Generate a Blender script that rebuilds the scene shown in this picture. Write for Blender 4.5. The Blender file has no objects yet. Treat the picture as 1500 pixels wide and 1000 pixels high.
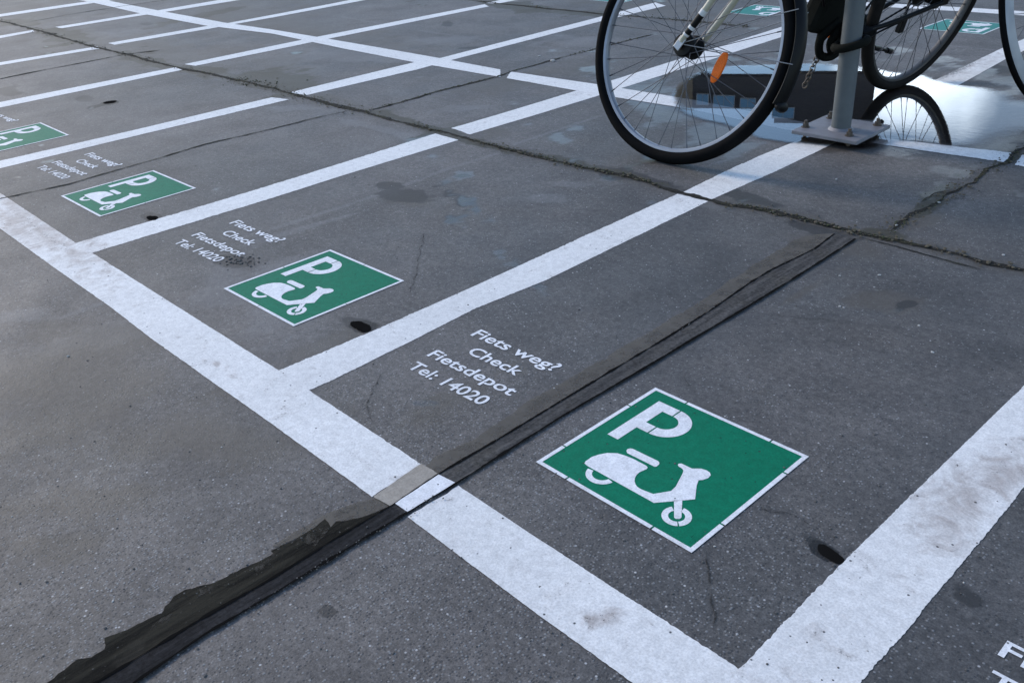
import bpy, bmesh, math, random
import numpy as np
from mathutils import Vector, Matrix, noise as mnoise
from mathutils.geometry import tessellate_polygon
random.seed(7); rng = np.random.default_rng(5)
C = bpy.context.scene.collection
S = 0.897                      # camera height in metres (the calibration is in camera heights)
# ------------------------------------------------------------------ camera
F, PT, RO, YW = 1333.13, 0.4984099, -0.0646640, 2.41022532
cy_, sy_ = math.cos(YW), math.sin(YW)
FWD = np.array([cy_*math.cos(PT), sy_*math.cos(PT), -math.sin(PT)])
r_ = np.array([sy_, -cy_, 0.0]); u_ = np.cross(r_, FWD)
RGT = math.cos(RO)*r_ + math.sin(RO)*u_; UPV = -math.sin(RO)*r_ + math.cos(RO)*u_
cam_d = bpy.data.cameras.new('camera'); cam = bpy.data.objects.new('camera', cam_d); C.objects.link(cam)
cam_d.sensor_width = 36; cam_d.lens = F/1500*36; cam_d.clip_start = 0.02; cam_d.clip_end = 3000
M = Matrix.Identity(4)
for i in range(3):
    M[i][0], M[i][1], M[i][2] = RGT[i], UPV[i], -FWD[i]
M[2][3] = S
cam.matrix_world = M
bpy.context.scene.camera = cam
# ------------------------------------------------------------------ world, sun, exposure
SUN_AZ, SUN_EL = math.radians(184), math.radians(29)
w = bpy.data.worlds.new('World'); bpy.context.scene.world = w; w.use_nodes = True
nt = w.node_tree; bg = nt.nodes['Background']
sky = nt.nodes.new('ShaderNodeTexSky'); sky.sky_type = 'NISHITA'; sky.sun_disc = False
sky.sun_elevation = SUN_EL; sky.sun_rotation = math.pi/2 - SUN_AZ
sky.air_density = 1.0; sky.dust_density = .1; sky.ozone_density = 2.2
# a bright cloud bank low in the north-west part of the sky, and thin ragged cloud elsewhere
def wn(t): return nt.nodes.new(t)
wtc = wn('ShaderNodeTexCoord'); dirn = wtc.outputs['Generated']
def cloud_lobe(az, el, inner, outer):
    v = (math.cos(math.radians(az))*math.cos(math.radians(el)), math.sin(math.radians(az))*math.cos(math.radians(el)), math.sin(math.radians(el)))
    d = wn('ShaderNodeVectorMath'); d.operation = 'DOT_PRODUCT'; d.inputs[1].default_value = v; nt.links.new(dirn, d.inputs[0])
    nn = wn('ShaderNodeTexNoise'); nn.inputs['Scale'].default_value = 14; nn.inputs['Detail'].default_value = 5; nt.links.new(dirn, nn.inputs['Vector'])
    a = wn('ShaderNodeMath'); a.operation = 'ARCCOSINE'; nt.links.new(d.outputs['Value'], a.inputs[0])
    m = wn('ShaderNodeMath'); m.operation = 'MULTIPLY_ADD'; m.inputs[1].default_value = .07; nt.links.new(nn.outputs['Fac'], m.inputs[0]); nt.links.new(a.outputs[0], m.inputs[2])
    r = wn('ShaderNodeMapRange'); r.interpolation_type = 'SMOOTHSTEP'; r.inputs[1].default_value = math.radians(inner)+.035; r.inputs[2].default_value = math.radians(outer)+.035
    r.inputs[3].default_value = 1; r.inputs[4].default_value = 0; nt.links.new(m.outputs[0], r.inputs[0]); return r.outputs[0]
lobe = cloud_lobe(113.4, 11.8, 2.2, 4.9)
n2_ = wn('ShaderNodeTexNoise'); n2_.inputs['Scale'].default_value = 2.5; n2_.inputs['Detail'].default_value = 6; nt.links.new(dirn, n2_.inputs['Vector'])
r2_ = wn('ShaderNodeMapRange'); r2_.inputs[1].default_value = .52; r2_.inputs[2].default_value = .8; r2_.inputs[3].default_value = .0; r2_.inputs[4].default_value = .6; nt.links.new(n2_.outputs['Fac'], r2_.inputs[0])
mx1 = wn('ShaderNodeMix'); mx1.data_type = 'RGBA'; nt.links.new(r2_.outputs[0], mx1.inputs[0]); nt.links.new(sky.outputs[0], mx1.inputs[6]); mx1.inputs[7].default_value = (4.0, 4.0, 4.1, 1)
mx2_ = wn('ShaderNodeMix'); mx2_.data_type = 'RGBA'; nt.links.new(lobe, mx2_.inputs[0]); nt.links.new(mx1.outputs[2], mx2_.inputs[6]); mx2_.inputs[7].default_value = (13.5, 15.6, 18, 1)
nt.links.new(mx2_.outputs[2], bg.inputs[0]); bg.inputs[1].default_value = 0.13
sd = bpy.data.lights.new('sun', 'SUN'); sd.energy = 1.35; sd.angle = math.radians(20); sd.color = (1, 0.87, 0.73)
so = bpy.data.objects.new('sun', sd); C.objects.link(so)
sdir = Vector((math.cos(SUN_AZ)*math.cos(SUN_EL), math.sin(SUN_AZ)*math.cos(SUN_EL), math.sin(SUN_EL)))
so.rotation_euler = sdir.to_track_quat('Z', 'Y').to_euler(); so.location = (0, 0, 30)
vs = bpy.context.scene.view_settings
vs.view_transform = 'Standard'; vs.look = 'None'; vs.gamma = 1; vs.exposure = 1.06
# ------------------------------------------------------------------ pixel -> world
def ray(px, py):
    return (px-750)/F*RGT - (py-500)/F*UPV + FWD
def G(px, py, z=0.0):
    d = ray(px, py); t = (z-S)/d[2]
    return np.array([d[0]*t, d[1]*t, z])
def GL(pts, z=0.0): return [G(a, b, z)[:2] for a, b in pts]
def hit(px, py, o, n):
    d = ray(px, py); c = np.array([0, 0, S]); t = ((o-c)@n)/(d@n)
    return c+d*t
# ------------------------------------------------------------------ helpers
def mesh(name, verts, faces, mat, parent=None, smooth=False):
    me = bpy.data.meshes.new(name); me.from_pydata([tuple(map(float, v)) for v in verts], [], faces); me.update()
    return link(name, me, mat, parent, smooth)
def link(name, me, mat, parent=None, smooth=False):
    if mat: me.materials.append(mat)
    if smooth: me.polygons.foreach_set('use_smooth', [True]*len(me.polygons))
    o = bpy.data.objects.new(name, me); C.objects.link(o)
    if parent: o.parent = parent
    return o
def up3(Q, t, b):
    a, c, d = (np.array(Q[i][:2]) for i in t); k = (c[0]-a[0])*(d[1]-a[1])-(c[1]-a[1])*(d[0]-a[0])
    return tuple(i+b for i in (t if k > 0 else t[::-1]))
def empty(name, loc=(0, 0, 0)):
    o = bpy.data.objects.new(name, None); C.objects.link(o); o.location = loc; o.empty_display_size = .1
    return o
def tag(o, label=None, cat=None, group=None, kind=None):
    if label: o['label'] = label
    if cat: o['category'] = cat
    if group: o['group'] = group
    if kind: o['kind'] = kind
    return o
class B:
    """collects solids, then links them as one mesh"""
    def __init__(s, T=None): s.v = []; s.f = []; s.T = T
    def add(s, V, Fc):
        n = len(s.v); s.v += [np.array(x, float) for x in V]; s.f += [tuple(i+n for i in f) for f in Fc]
    def tube(s, P, R, n=10, cap=True, closed=False):
        P = [np.array(p, float) for p in P]; m = len(P)
        if not hasattr(R, '__len__'): R = [R]*m
        V = []; prev = None
        for i in range(m):
            if closed: t = P[(i+1) % m]-P[i-1]
            else: t = P[min(i+1, m-1)]-P[max(i-1, 0)]
            t = t/(np.linalg.norm(t)+1e-12)
            if prev is None:
                a = np.array([0, 0, 1.]) if abs(t[2]) < .9 else np.array([1., 0, 0])
            else: a = prev
            x = a-t*(a@t); x /= np.linalg.norm(x)+1e-12; y = np.cross(t, x); prev = x
            for k in range(n):
                th = 2*math.pi*k/n; V.append(P[i]+R[i]*(math.cos(th)*x+math.sin(th)*y))
        Fc = []
        for i in range(m if closed else m-1):
            for k in range(n):
                a = i*n+k; b = i*n+(k+1) % n; c = ((i+1) % m)*n+(k+1) % n; d = ((i+1) % m)*n+k
                Fc.append((a, b, c, d))
        if cap and not closed:
            Fc.append(tuple(range(n-1, -1, -1))); Fc.append(tuple((m-1)*n+k for k in range(n)))
        s.add(V, Fc); return s
    def box(s, c, ax, ay, az, hx, hy, hz):
        c = np.array(c, float); ax, ay, az = [np.array(a, float)/np.linalg.norm(a) for a in (ax, ay, az)]
        V = [c+ax*hx*i+ay*hy*j+az*hz*k for i in (-1, 1) for j in (-1, 1) for k in (-1, 1)]
        s.add(V, [(0, 1, 3, 2), (4, 6, 7, 5), (0, 4, 5, 1), (2, 3, 7, 6), (0, 2, 6, 4), (1, 5, 7, 3)]); return s
    def rev(s, c, ax, a1, a2, prof, n=64, t0=0, t1=2*math.pi, closedprof=True):
        """revolve prof [(radius, offset along ax)] about axis ax at c; a1,a2 the plane basis"""
        full = abs(t1-t0-2*math.pi) < 1e-6; m = n if full else n+1; V = []; k = len(prof)
        for i in range(m):
            t = t0+(t1-t0)*i/n; d = math.cos(t)*a1+math.sin(t)*a2
            for r, h in prof: V.append(c+d*r+ax*h)
        Fc = []
        for i in range(n):
            j = (i+1) % m
            for q in range(k if closedprof else k-1):
                Fc.append((i*k+q, i*k+(q+1) % k, j*k+(q+1) % k, j*k+q))
        if not full and closedprof:
            Fc.append(tuple(range(k))); Fc.append(tuple((m-1)*k+q for q in range(k-1, -1, -1)))
        s.add(V, Fc); return s
    def build(s, name, mat, parent=None, smooth=True, bev=0):
        V = s.v
        if s.T is not None:
            A = s.T; V = [A @ np.append(v, 1) for v in V]; V = [v[:3] for v in V]
        o = mesh(name, V, s.f, mat, parent, False)
        bm = bmesh.new(); bm.from_mesh(o.data); bmesh.ops.recalc_face_normals(bm, faces=bm.faces[:]); bm.to_mesh(o.data); bm.free()
        if smooth:
            o.data.polygons.foreach_set('use_smooth', [True]*len(o.data.polygons))
            try: o.data.set_sharp_from_angle(angle=math.radians(38))
            except Exception: pass
        if bev:
            m = o.modifiers.new('bevel', 'BEVEL'); m.width = bev; m.segments = 2; m.limit_method = 'ANGLE'
        return o
# ------------------------------------------------------------------ materials
class N:
    def __init__(s, name):
        s.m = bpy.data.materials.new(name); s.m.use_nodes = True; s.t = s.m.node_tree; s.n = s.t.nodes; s.l = s.t.links
        s.p = s.n['Principled BSDF']; s.out = s.n['Material Output']
        s.tc = s.n.new('ShaderNodeTexCoord')
    def new(s, t): return s.n.new(t)
    def setin(s, node, i, v):
        if hasattr(v, 'is_linked') or isinstance(v, bpy.types.NodeSocket): s.l.new(v, node.inputs[i])
        else: node.inputs[i].default_value = v
    def noise(s, scale, detail=4, rough=.55, vec=None, dim='3D', dist=0):
        n = s.new('ShaderNodeTexNoise'); n.inputs['Scale'].default_value = scale; n.inputs['Detail'].default_value = detail
        n.inputs['Roughness'].default_value = rough; n.inputs['Distortion'].default_value = dist
        s.l.new(vec or s.tc.outputs['Object'], n.inputs['Vector']); return n.outputs['Fac']
    def vor(s, scale, vec=None, out='Distance'):
        n = s.new('ShaderNodeTexVoronoi'); n.inputs['Scale'].default_value = scale
        s.l.new(vec or s.tc.outputs['Object'], n.inputs['Vector']); return n
    def ma(s, op, a, b=0.0, c=0.0, clamp=False):
        n = s.new('ShaderNodeMath'); n.operation = op; n.use_clamp = clamp
        s.setin(n, 0, a); s.setin(n, 1, b)
        if op in ('MULTIPLY_ADD', 'SMOOTH_MIN'): s.setin(n, 2, c)
        return n.outputs[0]
    def ss(s, v, a, b, lo=0.0, hi=1.0):
        n = s.new('ShaderNodeMapRange'); n.interpolation_type = 'SMOOTHSTEP'; n.inputs[1].default_value = a; n.inputs[2].default_value = b
        n.inputs[3].default_value = lo; n.inputs[4].default_value = hi; s.l.new(v, n.inputs[0]); return n.outputs[0]
    def mix(s, f, a, b, mode='MIX'):
        n = s.new('ShaderNodeMix'); n.data_type = 'RGBA'; n.blend_type = mode
        s.setin(n, 0, f)
        for i, v in ((6, a), (7, b)):
            if isinstance(v, bpy.types.NodeSocket): s.l.new(v, n.inputs[i])
            else: n.inputs[i].default_value = (*v, 1)
        return n.outputs[2]
    def attr(s, name):
        n = s.new('ShaderNodeAttribute'); n.attribute_name = name; return n.outputs['Fac']
    def bump(s, h, strength, dist, prev=None):
        n = s.new('ShaderNodeBump'); n.inputs['Strength'].default_value = strength; n.inputs['Distance'].default_value = dist
        s.l.new(h, n.inputs['Height'])
        if prev: s.l.new(prev, n.inputs['Normal'])
        return n.outputs[0]
    def set(s, **k):
        mp = dict(col='Base Color', rough='Roughness', metal='Metallic', spec='Specular IOR Level', normal='Normal', alpha='Alpha', coat='Coat Weight', trans='Transmission Weight', ior='IOR')
        for a, v in k.items():
            i = s.p.inputs[mp[a]]
            if isinstance(v, bpy.types.NodeSocket): s.l.new(v, i)
            elif a == 'col': i.default_value = (*v, 1)
            else: i.default_value = v
        return s.m
def grainheight(n):
    g = n.noise(260, 3, .6); g2 = n.noise(70, 4, .6)
    return n.ma('ADD', n.ma('MULTIPLY', g, .5), g2)
def m_asphalt():
    n = N('asphalt')
    big = n.noise(.9, 5, .6); mid = n.noise(5, 6, .65, dist=.3); fine = n.noise(45, 4, .6); gr = n.noise(330, 3, .7)
    base = n.mix(n.ss(big, .35, .65), (.068, .067, .065), (.108, .099, .092))
    base = n.mix(n.ss(n.noise(2.3, 4, .6), .45, .75, 0, .55), base, (.098, .088, .078))
    base = n.mix(1.0, base, n.mix(n.ss(mid, .25, .75), (.74, .74, .75), (1.20, 1.19, 1.18)), 'MULTIPLY')
    base = n.mix(1.0, base, n.mix(n.ss(fine, .25, .75), (.84, .84, .84), (1.16, 1.16, 1.16)), 'MULTIPLY')
    base = n.mix(1.0, base, n.mix(n.ss(gr, .3, .7), (.70, .70, .70), (1.30, 1.30, 1.31)), 'MULTIPLY')
    base = n.mix(1.0, base, n.mix(n.ss(n.noise(130, 4, .75), .3, .7), (.78, .78, .78), (1.22, 1.22, 1.22)), 'MULTIPLY')
    # aggregate: dark pits and pale stones, denser where the binder has worn
    grit = n.attr('grit')
    v1 = n.vor(230); v2 = n.vor(210)
    v3 = n.vor(75)
    sx = n.new('ShaderNodeSeparateColor'); n.l.new(v1.outputs['Color'], sx.inputs[0])
    sy = n.new('ShaderNodeSeparateColor'); n.l.new(v2.outputs['Color'], sy.inputs[0])
    sz = n.new('ShaderNodeSeparateColor'); n.l.new(v3.outputs['Color'], sz.inputs[0])
    patch = n.ss(n.noise(3.1, 3, .6), .35, .7)
    thr = n.ma('SUBTRACT', .965, n.ma('MULTIPLY', n.ma('ADD', n.ma('MULTIPLY', grit, .8), n.ma('MULTIPLY', patch, .35)), .30))
    light = n.ma('MULTIPLY', n.ma('GREATER_THAN', sx.outputs[0], thr), n.ss(v1.outputs['Distance'], .28, .48, 1, 0))
    dark = n.ma('MULTIPLY', n.ma('GREATER_THAN', sy.outputs[1], n.ma('SUBTRACT', thr, .06)), n.ss(v2.outputs['Distance'], .25, .5, 1, 0))
    bright = n.ma('MULTIPLY', n.ma('GREATER_THAN', sz.outputs[2], n.ma('SUBTRACT', .993, n.ma('MULTIPLY', grit, .045))), n.ss(v3.outputs['Distance'], .07, .17, 1, 0))
    base = n.mix(n.ma('MULTIPLY', dark, .7), base, (.032, .032, .034))
    base = n.mix(n.ma('MULTIPLY', light, .6), base, (.25, .25, .25))
    base = n.mix(n.ma('MULTIPLY', bright, .85), base, (.45, .44, .43))
    base = n.mix(1.0, base, n.mix(n.ss(n.noise(75, 3, .7), .3, .7), (.82, .82, .82), (1.18, 1.18, 1.18)), 'MULTIPLY')
    def masked(a, k=.5, lo=.35, hi=.65, sc=30):
        nn = n.noise(sc, 5, .65)
        x = n.ma('ADD', n.attr(a), n.ma('MULTIPLY', n.ma('SUBTRACT', nn, .5), k))
        return n.ss(x, lo, hi)
    hz = n.attr('blotch')
    base = n.mix(n.ma('MULTIPLY', masked('light', .9, .2, .9, 14), .2), base, (.24, .24, .245))
    base = n.mix(n.ma('MULTIPLY', masked('brown', .8, .2, 1.0, 16), .55), base, (.075, .064, .050))
    base = n.mix(n.ma('MULTIPLY', masked('dark', .7, .3, .62, 45), .85), base, (.026, .025, .024))
    base = n.mix(n.ma('MULTIPLY', masked('hole', .35, .42, .55, 90), .96), base, (.008, .008, .008))
    base = n.mix(n.ma('MULTIPLY', masked('moss', .8, .25, .6, 28), .92), base, n.mix(n.noise(120, 3), (.020, .018, .010), (.062, .054, .034)))
    wet = masked('wet', .25, .3, .7, 12)
    base = n.mix(wet, base, n.mix(1.0, base, (.80, .77, .74), 'MULTIPLY'))
    h = grainheight(n)
    bp = n.bump(h, .55, .0016)
    bp = n.bump(n.ma('SUBTRACT', light, dark), .5, .0008, bp)
    bp = n.bump(n.noise(9, 4, .5), .22, .008, bp)
    ro = n.ma('SUBTRACT', n.ss(n.noise(4, 5, .6), .3, .7, .64, .72), n.ma('MULTIPLY', wet, .3))
    return n.set(col=base, rough=ro, normal=bp, spec=.38)
def m_paint(name, col, dirtcol=(.37, .32, .29), keep=.0, wearamt=1.0, spec=.25):
    n = N(name)
    d = n.attr('dirt'); wv = n.attr('wear')
    nz = n.noise(18, 6, .65, dist=1.2); nz2 = n.noise(60, 5, .7); big = n.noise(3.0, 4, .6)
    c = n.mix(n.ss(big, .35, .7, 0, .6), col, tuple(x*.86 for x in col))
    c = n.mix(n.ss(nz, .52, .72, 0, .2), c, dirtcol)
    dd = n.ss(n.ma('ADD', d, n.ma('MULTIPLY', n.ma('SUBTRACT', nz, .5), 2.2)), .35, 1.3, 0, .8)
    c = n.mix(dd, c, dirtcol)
    c = n.mix(1.0, c, n.mix(n.ss(nz2, .3, .7), (.88, .88, .88), (1.07, 1.07, 1.07)), 'MULTIPLY')
    c = n.mix(1.0, c, n.mix(n.ss(n.noise(300, 3, .75), .3, .7), (.84, .84, .84), (1.10, 1.10, 1.10)), 'MULTIPLY')
    # specks where the paint is gone, and open wear
    v = n.vor(150); sc = n.new('ShaderNodeSeparateColor'); n.l.new(v.outputs['Color'], sc.inputs[0])
    sp = n.ma('MULTIPLY', n.ma('GREATER_THAN', sc.outputs[0], n.ma('SUBTRACT', .992, n.ma('MULTIPLY', n.ss(big, .45, .75), .03*wearamt))), n.ss(v.outputs['Distance'], .18, .36, 1, 0))
    wn = n.noise(140, 5, .75)
    wr = n.ss(n.ma('ADD', wv, n.ma('MULTIPLY', n.ma('SUBTRACT', wn, .5), 1.5)), .62, .8)
    scr = n.ss(n.ma('MULTIPLY', nz, n.noise(210, 3, .7)), .36, .44)
    hole = n.ma('MAXIMUM', n.ma('MAXIMUM', sp, wr), n.ma('MULTIPLY', scr, wearamt*.6), clamp=True)
    al = n.ma('SUBTRACT', 1.0, n.ma('MULTIPLY', hole, .85-keep), clamp=True)
    bp = n.bump(grainheight(n), .40, .0013)
    bp = n.bump(n.noise(9, 4, .5), .18, .008, bp)
    return n.set(col=c, rough=.62, normal=bp, alpha=al, spec=spec)
def simple(name, col, rough=.5, metal=0, bump=0, bs=60, var=.15, spec=.5):
    n = N(name); a = n.noise(bs, 5, .6); b = n.noise(bs*.15, 3, .6)
    c = n.mix(a, tuple(x*(1-var) for x in col), tuple(min(1, x*(1+var)) for x in col))
    c = n.mix(n.ss(b, .4, .8, 0, .35), c, tuple(x*.7+.01 for x in col))
    k = dict(col=c, rough=n.ss(b, .2, .8, max(0, rough-.1), min(1, rough+.12)), metal=metal, spec=spec)
    if bump: k['normal'] = n.bump(a, bump, .001)
    return n.set(**k)
MAT = dict(
    asphalt=m_asphalt(), white=m_paint('white_road_paint', (.75, .735, .71)),
    white2=m_paint('white_stencil_paint', (.78, .775, .78), wearamt=.3),
    green=m_paint('green_road_paint', (.0, .165, .085), dirtcol=(.0, .12, .066), wearamt=.8, spec=.12),
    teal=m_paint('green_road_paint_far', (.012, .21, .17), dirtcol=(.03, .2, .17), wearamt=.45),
    tyre=simple('tyre_rubber', (.0045, .0045, .005), .85, 0, .3, 90, .3, spec=.05), tyre2=simple('dusty_tyre_rubber', (.016, .014, .013), .85, 0, .4, 40, .5, spec=.08),
    rim=simple('aluminium_rim', (.26, .27, .30), .5, .6, 0, 50, .08), rimd=simple('dull_rim', (.09, .085, .08), .5, .4, .2, 60, .3),
    spoke=simple('spoke_steel', (.10, .10, .11), .45, .6, 0, 40, .2), black=simple('black_metal', (.003, .003, .0035), .45, 0, .1, 50, .3, spec=.15),
    steel=simple('bare_steel', (.30, .30, .31), .4, .8, .1, 60, .15), cream=simple('cream_enamel', (.36, .335, .25), .38, 0, .1, 60, .1),
    galv=simple('galvanised_steel', (.10, .112, .12), .6, .35, .15, 25, .25), galvp=simple('galvanised_plate', (.19, .19, .21), .6, .35, .3, 30, .35),
    bolt=simple('rusty_bolt', (.10, .08, .065), .6, .5, .4, 120, .4), saddle=simple('saddle_vinyl', (.015, .013, .012), .5),
    stripe=simple('white_decal', (.5, .5, .5), .5), sleeve=simple('chain_sleeve', (.006, .0065, .005), .9, 0, .8, 200, .5, spec=.1),
    rubber=simple('joint_rubber', (.045, .046, .050), .75, 0, .5, 70, .3), gap=simple('gap_dark', (.009, .0085, .008), .9, spec=0),
    stone=simple('grit_stone', (.085, .08, .075), .85, 0, .3, 90, .5), pale=simple('pale_stone', (.38, .37, .35), .85, 0, .3, 90, .3),
    leaf=simple('moss', (.040, .046, .016), .95, 0, .6, 150, .5), dry=simple('dry_litter', (.085, .07, .045), .95, 0, .5, 150, .5),
)
def m_crack():
    n = N('crack_fill'); a = n.noise(60, 5, .7); b = n.noise(9, 3, .6)
    c = n.mix(a, (.010, .010, .010), (.035, .032, .026)); c = n.mix(n.ss(b, .5, .7, 0, .7), c, (.045, .044, .022))
    return n.set(col=c, rough=.95, spec=.15, normal=n.bump(a, .8, .004))
MAT['crack'] = m_crack()
def m_patch():
    n = N('dry_silt'); f = n.noise(110, 5, .7)
    return n.set(col=n.mix(f, (.045, .040, .033), (.075, .068, .057)), rough=.9, spec=.1, alpha=n.ss(n.noise(60, 5, .75), .42, .6, .0, .85))
def m_silt():
    n = N('silt')
    mp = n.new('ShaderNodeMapping'); mp.inputs['Scale'].default_value = (70, 5, 5)
    n.l.new(n.tc.outputs['Object'], mp.inputs[0])
    st = n.noise(1.0, 6, .65, vec=mp.outputs[0], dist=.6); f = n.noise(120, 5, .7); b = n.noise(7, 4, .6)
    c = n.mix(n.ss(st, .35, .65), (.010, .0092, .0078), (.032, .029, .022))
    c = n.mix(n.ss(b, .60, .70, 0, .35), c, (.052, .047, .038))
    c = n.mix(n.ss(f, .62, .74, 0, .6), c, (.12, .11, .10))
    return n.set(col=c, rough=.9, spec=.06, normal=n.bump(n.ma('ADD', st, f), .7, .003))
MAT['silt'] = m_silt()
def m_reflector(name, col):
    n = N(name); v = n.vor(420)
    return n.set(col=n.mix(n.ss(v.outputs['Distance'], .1, .6), col, tuple(x*.7 for x in col)), rough=.45, normal=n.bump(v.outputs['Distance'], .4, .001), spec=.25)
MAT['orange'] = m_reflector('orange_reflector', (.88, .155, .005))
def m_water():
    n = N('puddle_water'); n.n.remove(n.p)
    fr = n.new('ShaderNodeFresnel'); fr.inputs[0].default_value = 1.5
    gl = n.new('ShaderNodeBsdfGlossy'); gl.inputs['Roughness'].default_value = .015; gl.inputs[0].default_value = (.98, .99, 1, 1)
    tr = n.new('ShaderNodeBsdfTransparent'); tr.inputs[0].default_value = (.88, .83, .79, 1)
    tr2 = n.new('ShaderNodeBsdfTransparent')
    rip = n.attr('ripple'); mp = n.new('ShaderNodeMapping'); mp.inputs['Scale'].default_value = (1, 1.6, 1)
    n.l.new(n.tc.outputs['Object'], mp.inputs[0])
    h = n.ma('MULTIPLY', n.noise(26, 3, .5, vec=mp.outputs[0]), rip)
    bp = n.bump(h, .3, .002)
    n.l.new(bp, gl.inputs['Normal']); n.l.new(bp, fr.inputs['Normal'])
    ro = n.ma('ADD', .01, n.ma('MULTIPLY', rip, .12)); n.l.new(ro, gl.inputs['Roughness'])
    mx = n.new('ShaderNodeMixShader'); n.l.new(fr.outputs[0], mx.inputs[0]); n.l.new(tr.outputs[0], mx.inputs[1]); n.l.new(gl.outputs[0], mx.inputs[2])
    film = n.ss(n.ma('ADD', n.attr('film'), n.ma('MULTIPLY', n.ma('SUBTRACT', n.noise(70, 4, .7), .5), .5)), .1, .75)
    mx2 = n.new('ShaderNodeMixShader'); n.l.new(film, mx2.inputs[0]); n.l.new(tr2.outputs[0], mx2.inputs[1]); n.l.new(mx.outputs[0], mx2.inputs[2])
    n.l.new(mx2.outputs[0], n.out.inputs[0]); return n.m
MAT['water'] = m_water()
# ------------------------------------------------------------------ stain fields (world metres)
def ell(px, py, rx, ry, ang=0):
    """a ground ellipse from its image centre and half axes"""
    c = G(px, py)[:2]; ca, sa = math.cos(math.radians(ang)), math.sin(math.radians(ang))
    e1 = G(px+rx*ca*.5, py+rx*sa*.5)[:2]-G(px-rx*ca*.5, py-rx*sa*.5)[:2]
    e2 = G(px-ry*sa*.5, py+ry*ca*.5)[:2]-G(px+ry*sa*.5, py-ry*ca*.5)[:2]
    return c, np.linalg.inv(np.stack([e1, e2], 1))
def segd(X, Y, a, b):
    ab = b-a; t = np.clip(((X-a[0])*ab[0]+(Y-a[1])*ab[1])/(ab@ab), 0, 1)
    return np.hypot(X-a[0]-t*ab[0], Y-a[1]-t*ab[1])
def pdist(X, Y, pts):
    d = np.full(X.shape, 1e9)
    for a, b in zip(pts[:-1], pts[1:]): d = np.minimum(d, segd(X, Y, np.array(a), np.array(b)))
    return d
J1 = [(-120, 18), (0, 31), (45, 42), (90, 55), (140, 70), (185, 80), (250, 97), (290, 105), (340, 116), (400, 130), (430, 138), (480, 152), (520, 161), (560, 172), (600, 182), (660, 196), (700, 208), (760, 223), (850, 245), (920, 258), (1000, 283.5), (1060, 298), (1100, 303), (1160, 317), (1220, 333), (1270, 345), (1310, 352), (1360, 362), (1400, 372), (1440, 385), (1500, 396), (1700, 440)]
J3a = [(-60, 306), (0, 291), (60, 276), (180, 232), (300, 202), (400, 189), (460, 175), (512, 162)]
J3a = [(-60, 309), (0, 292), (100, 270), (240, 230), (300, 212), (400, 189), (455, 175), (512, 162)]
J3b = [(537, 163), (580, 152), (640, 135), (727, 113), (750, 105), (810, 88), (873, 72), (960, 50)]
J2 = [(-80, 134), (0, 116), (90, 98), (184, 80), (235, 74)]
J4 = [(1304, 340), (1334, 319), (1355, 307), (1379, 295), (1400, 280), (1427, 266), (1444, 248), (1482, 236), (1492, 222), (1540, 200)]
J4b = [(1345, 297), (1370, 284), (1400, 279)]
J5 = [(600, -5), (681, 0), (740, 6.6), (820, 14.6), (881, 21), (1010, 31), (1100, 40)]
J6 = [(36, 34), (100, 22), (170, 11), (260, -2)]
def w2(L): return GL(L)
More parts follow.
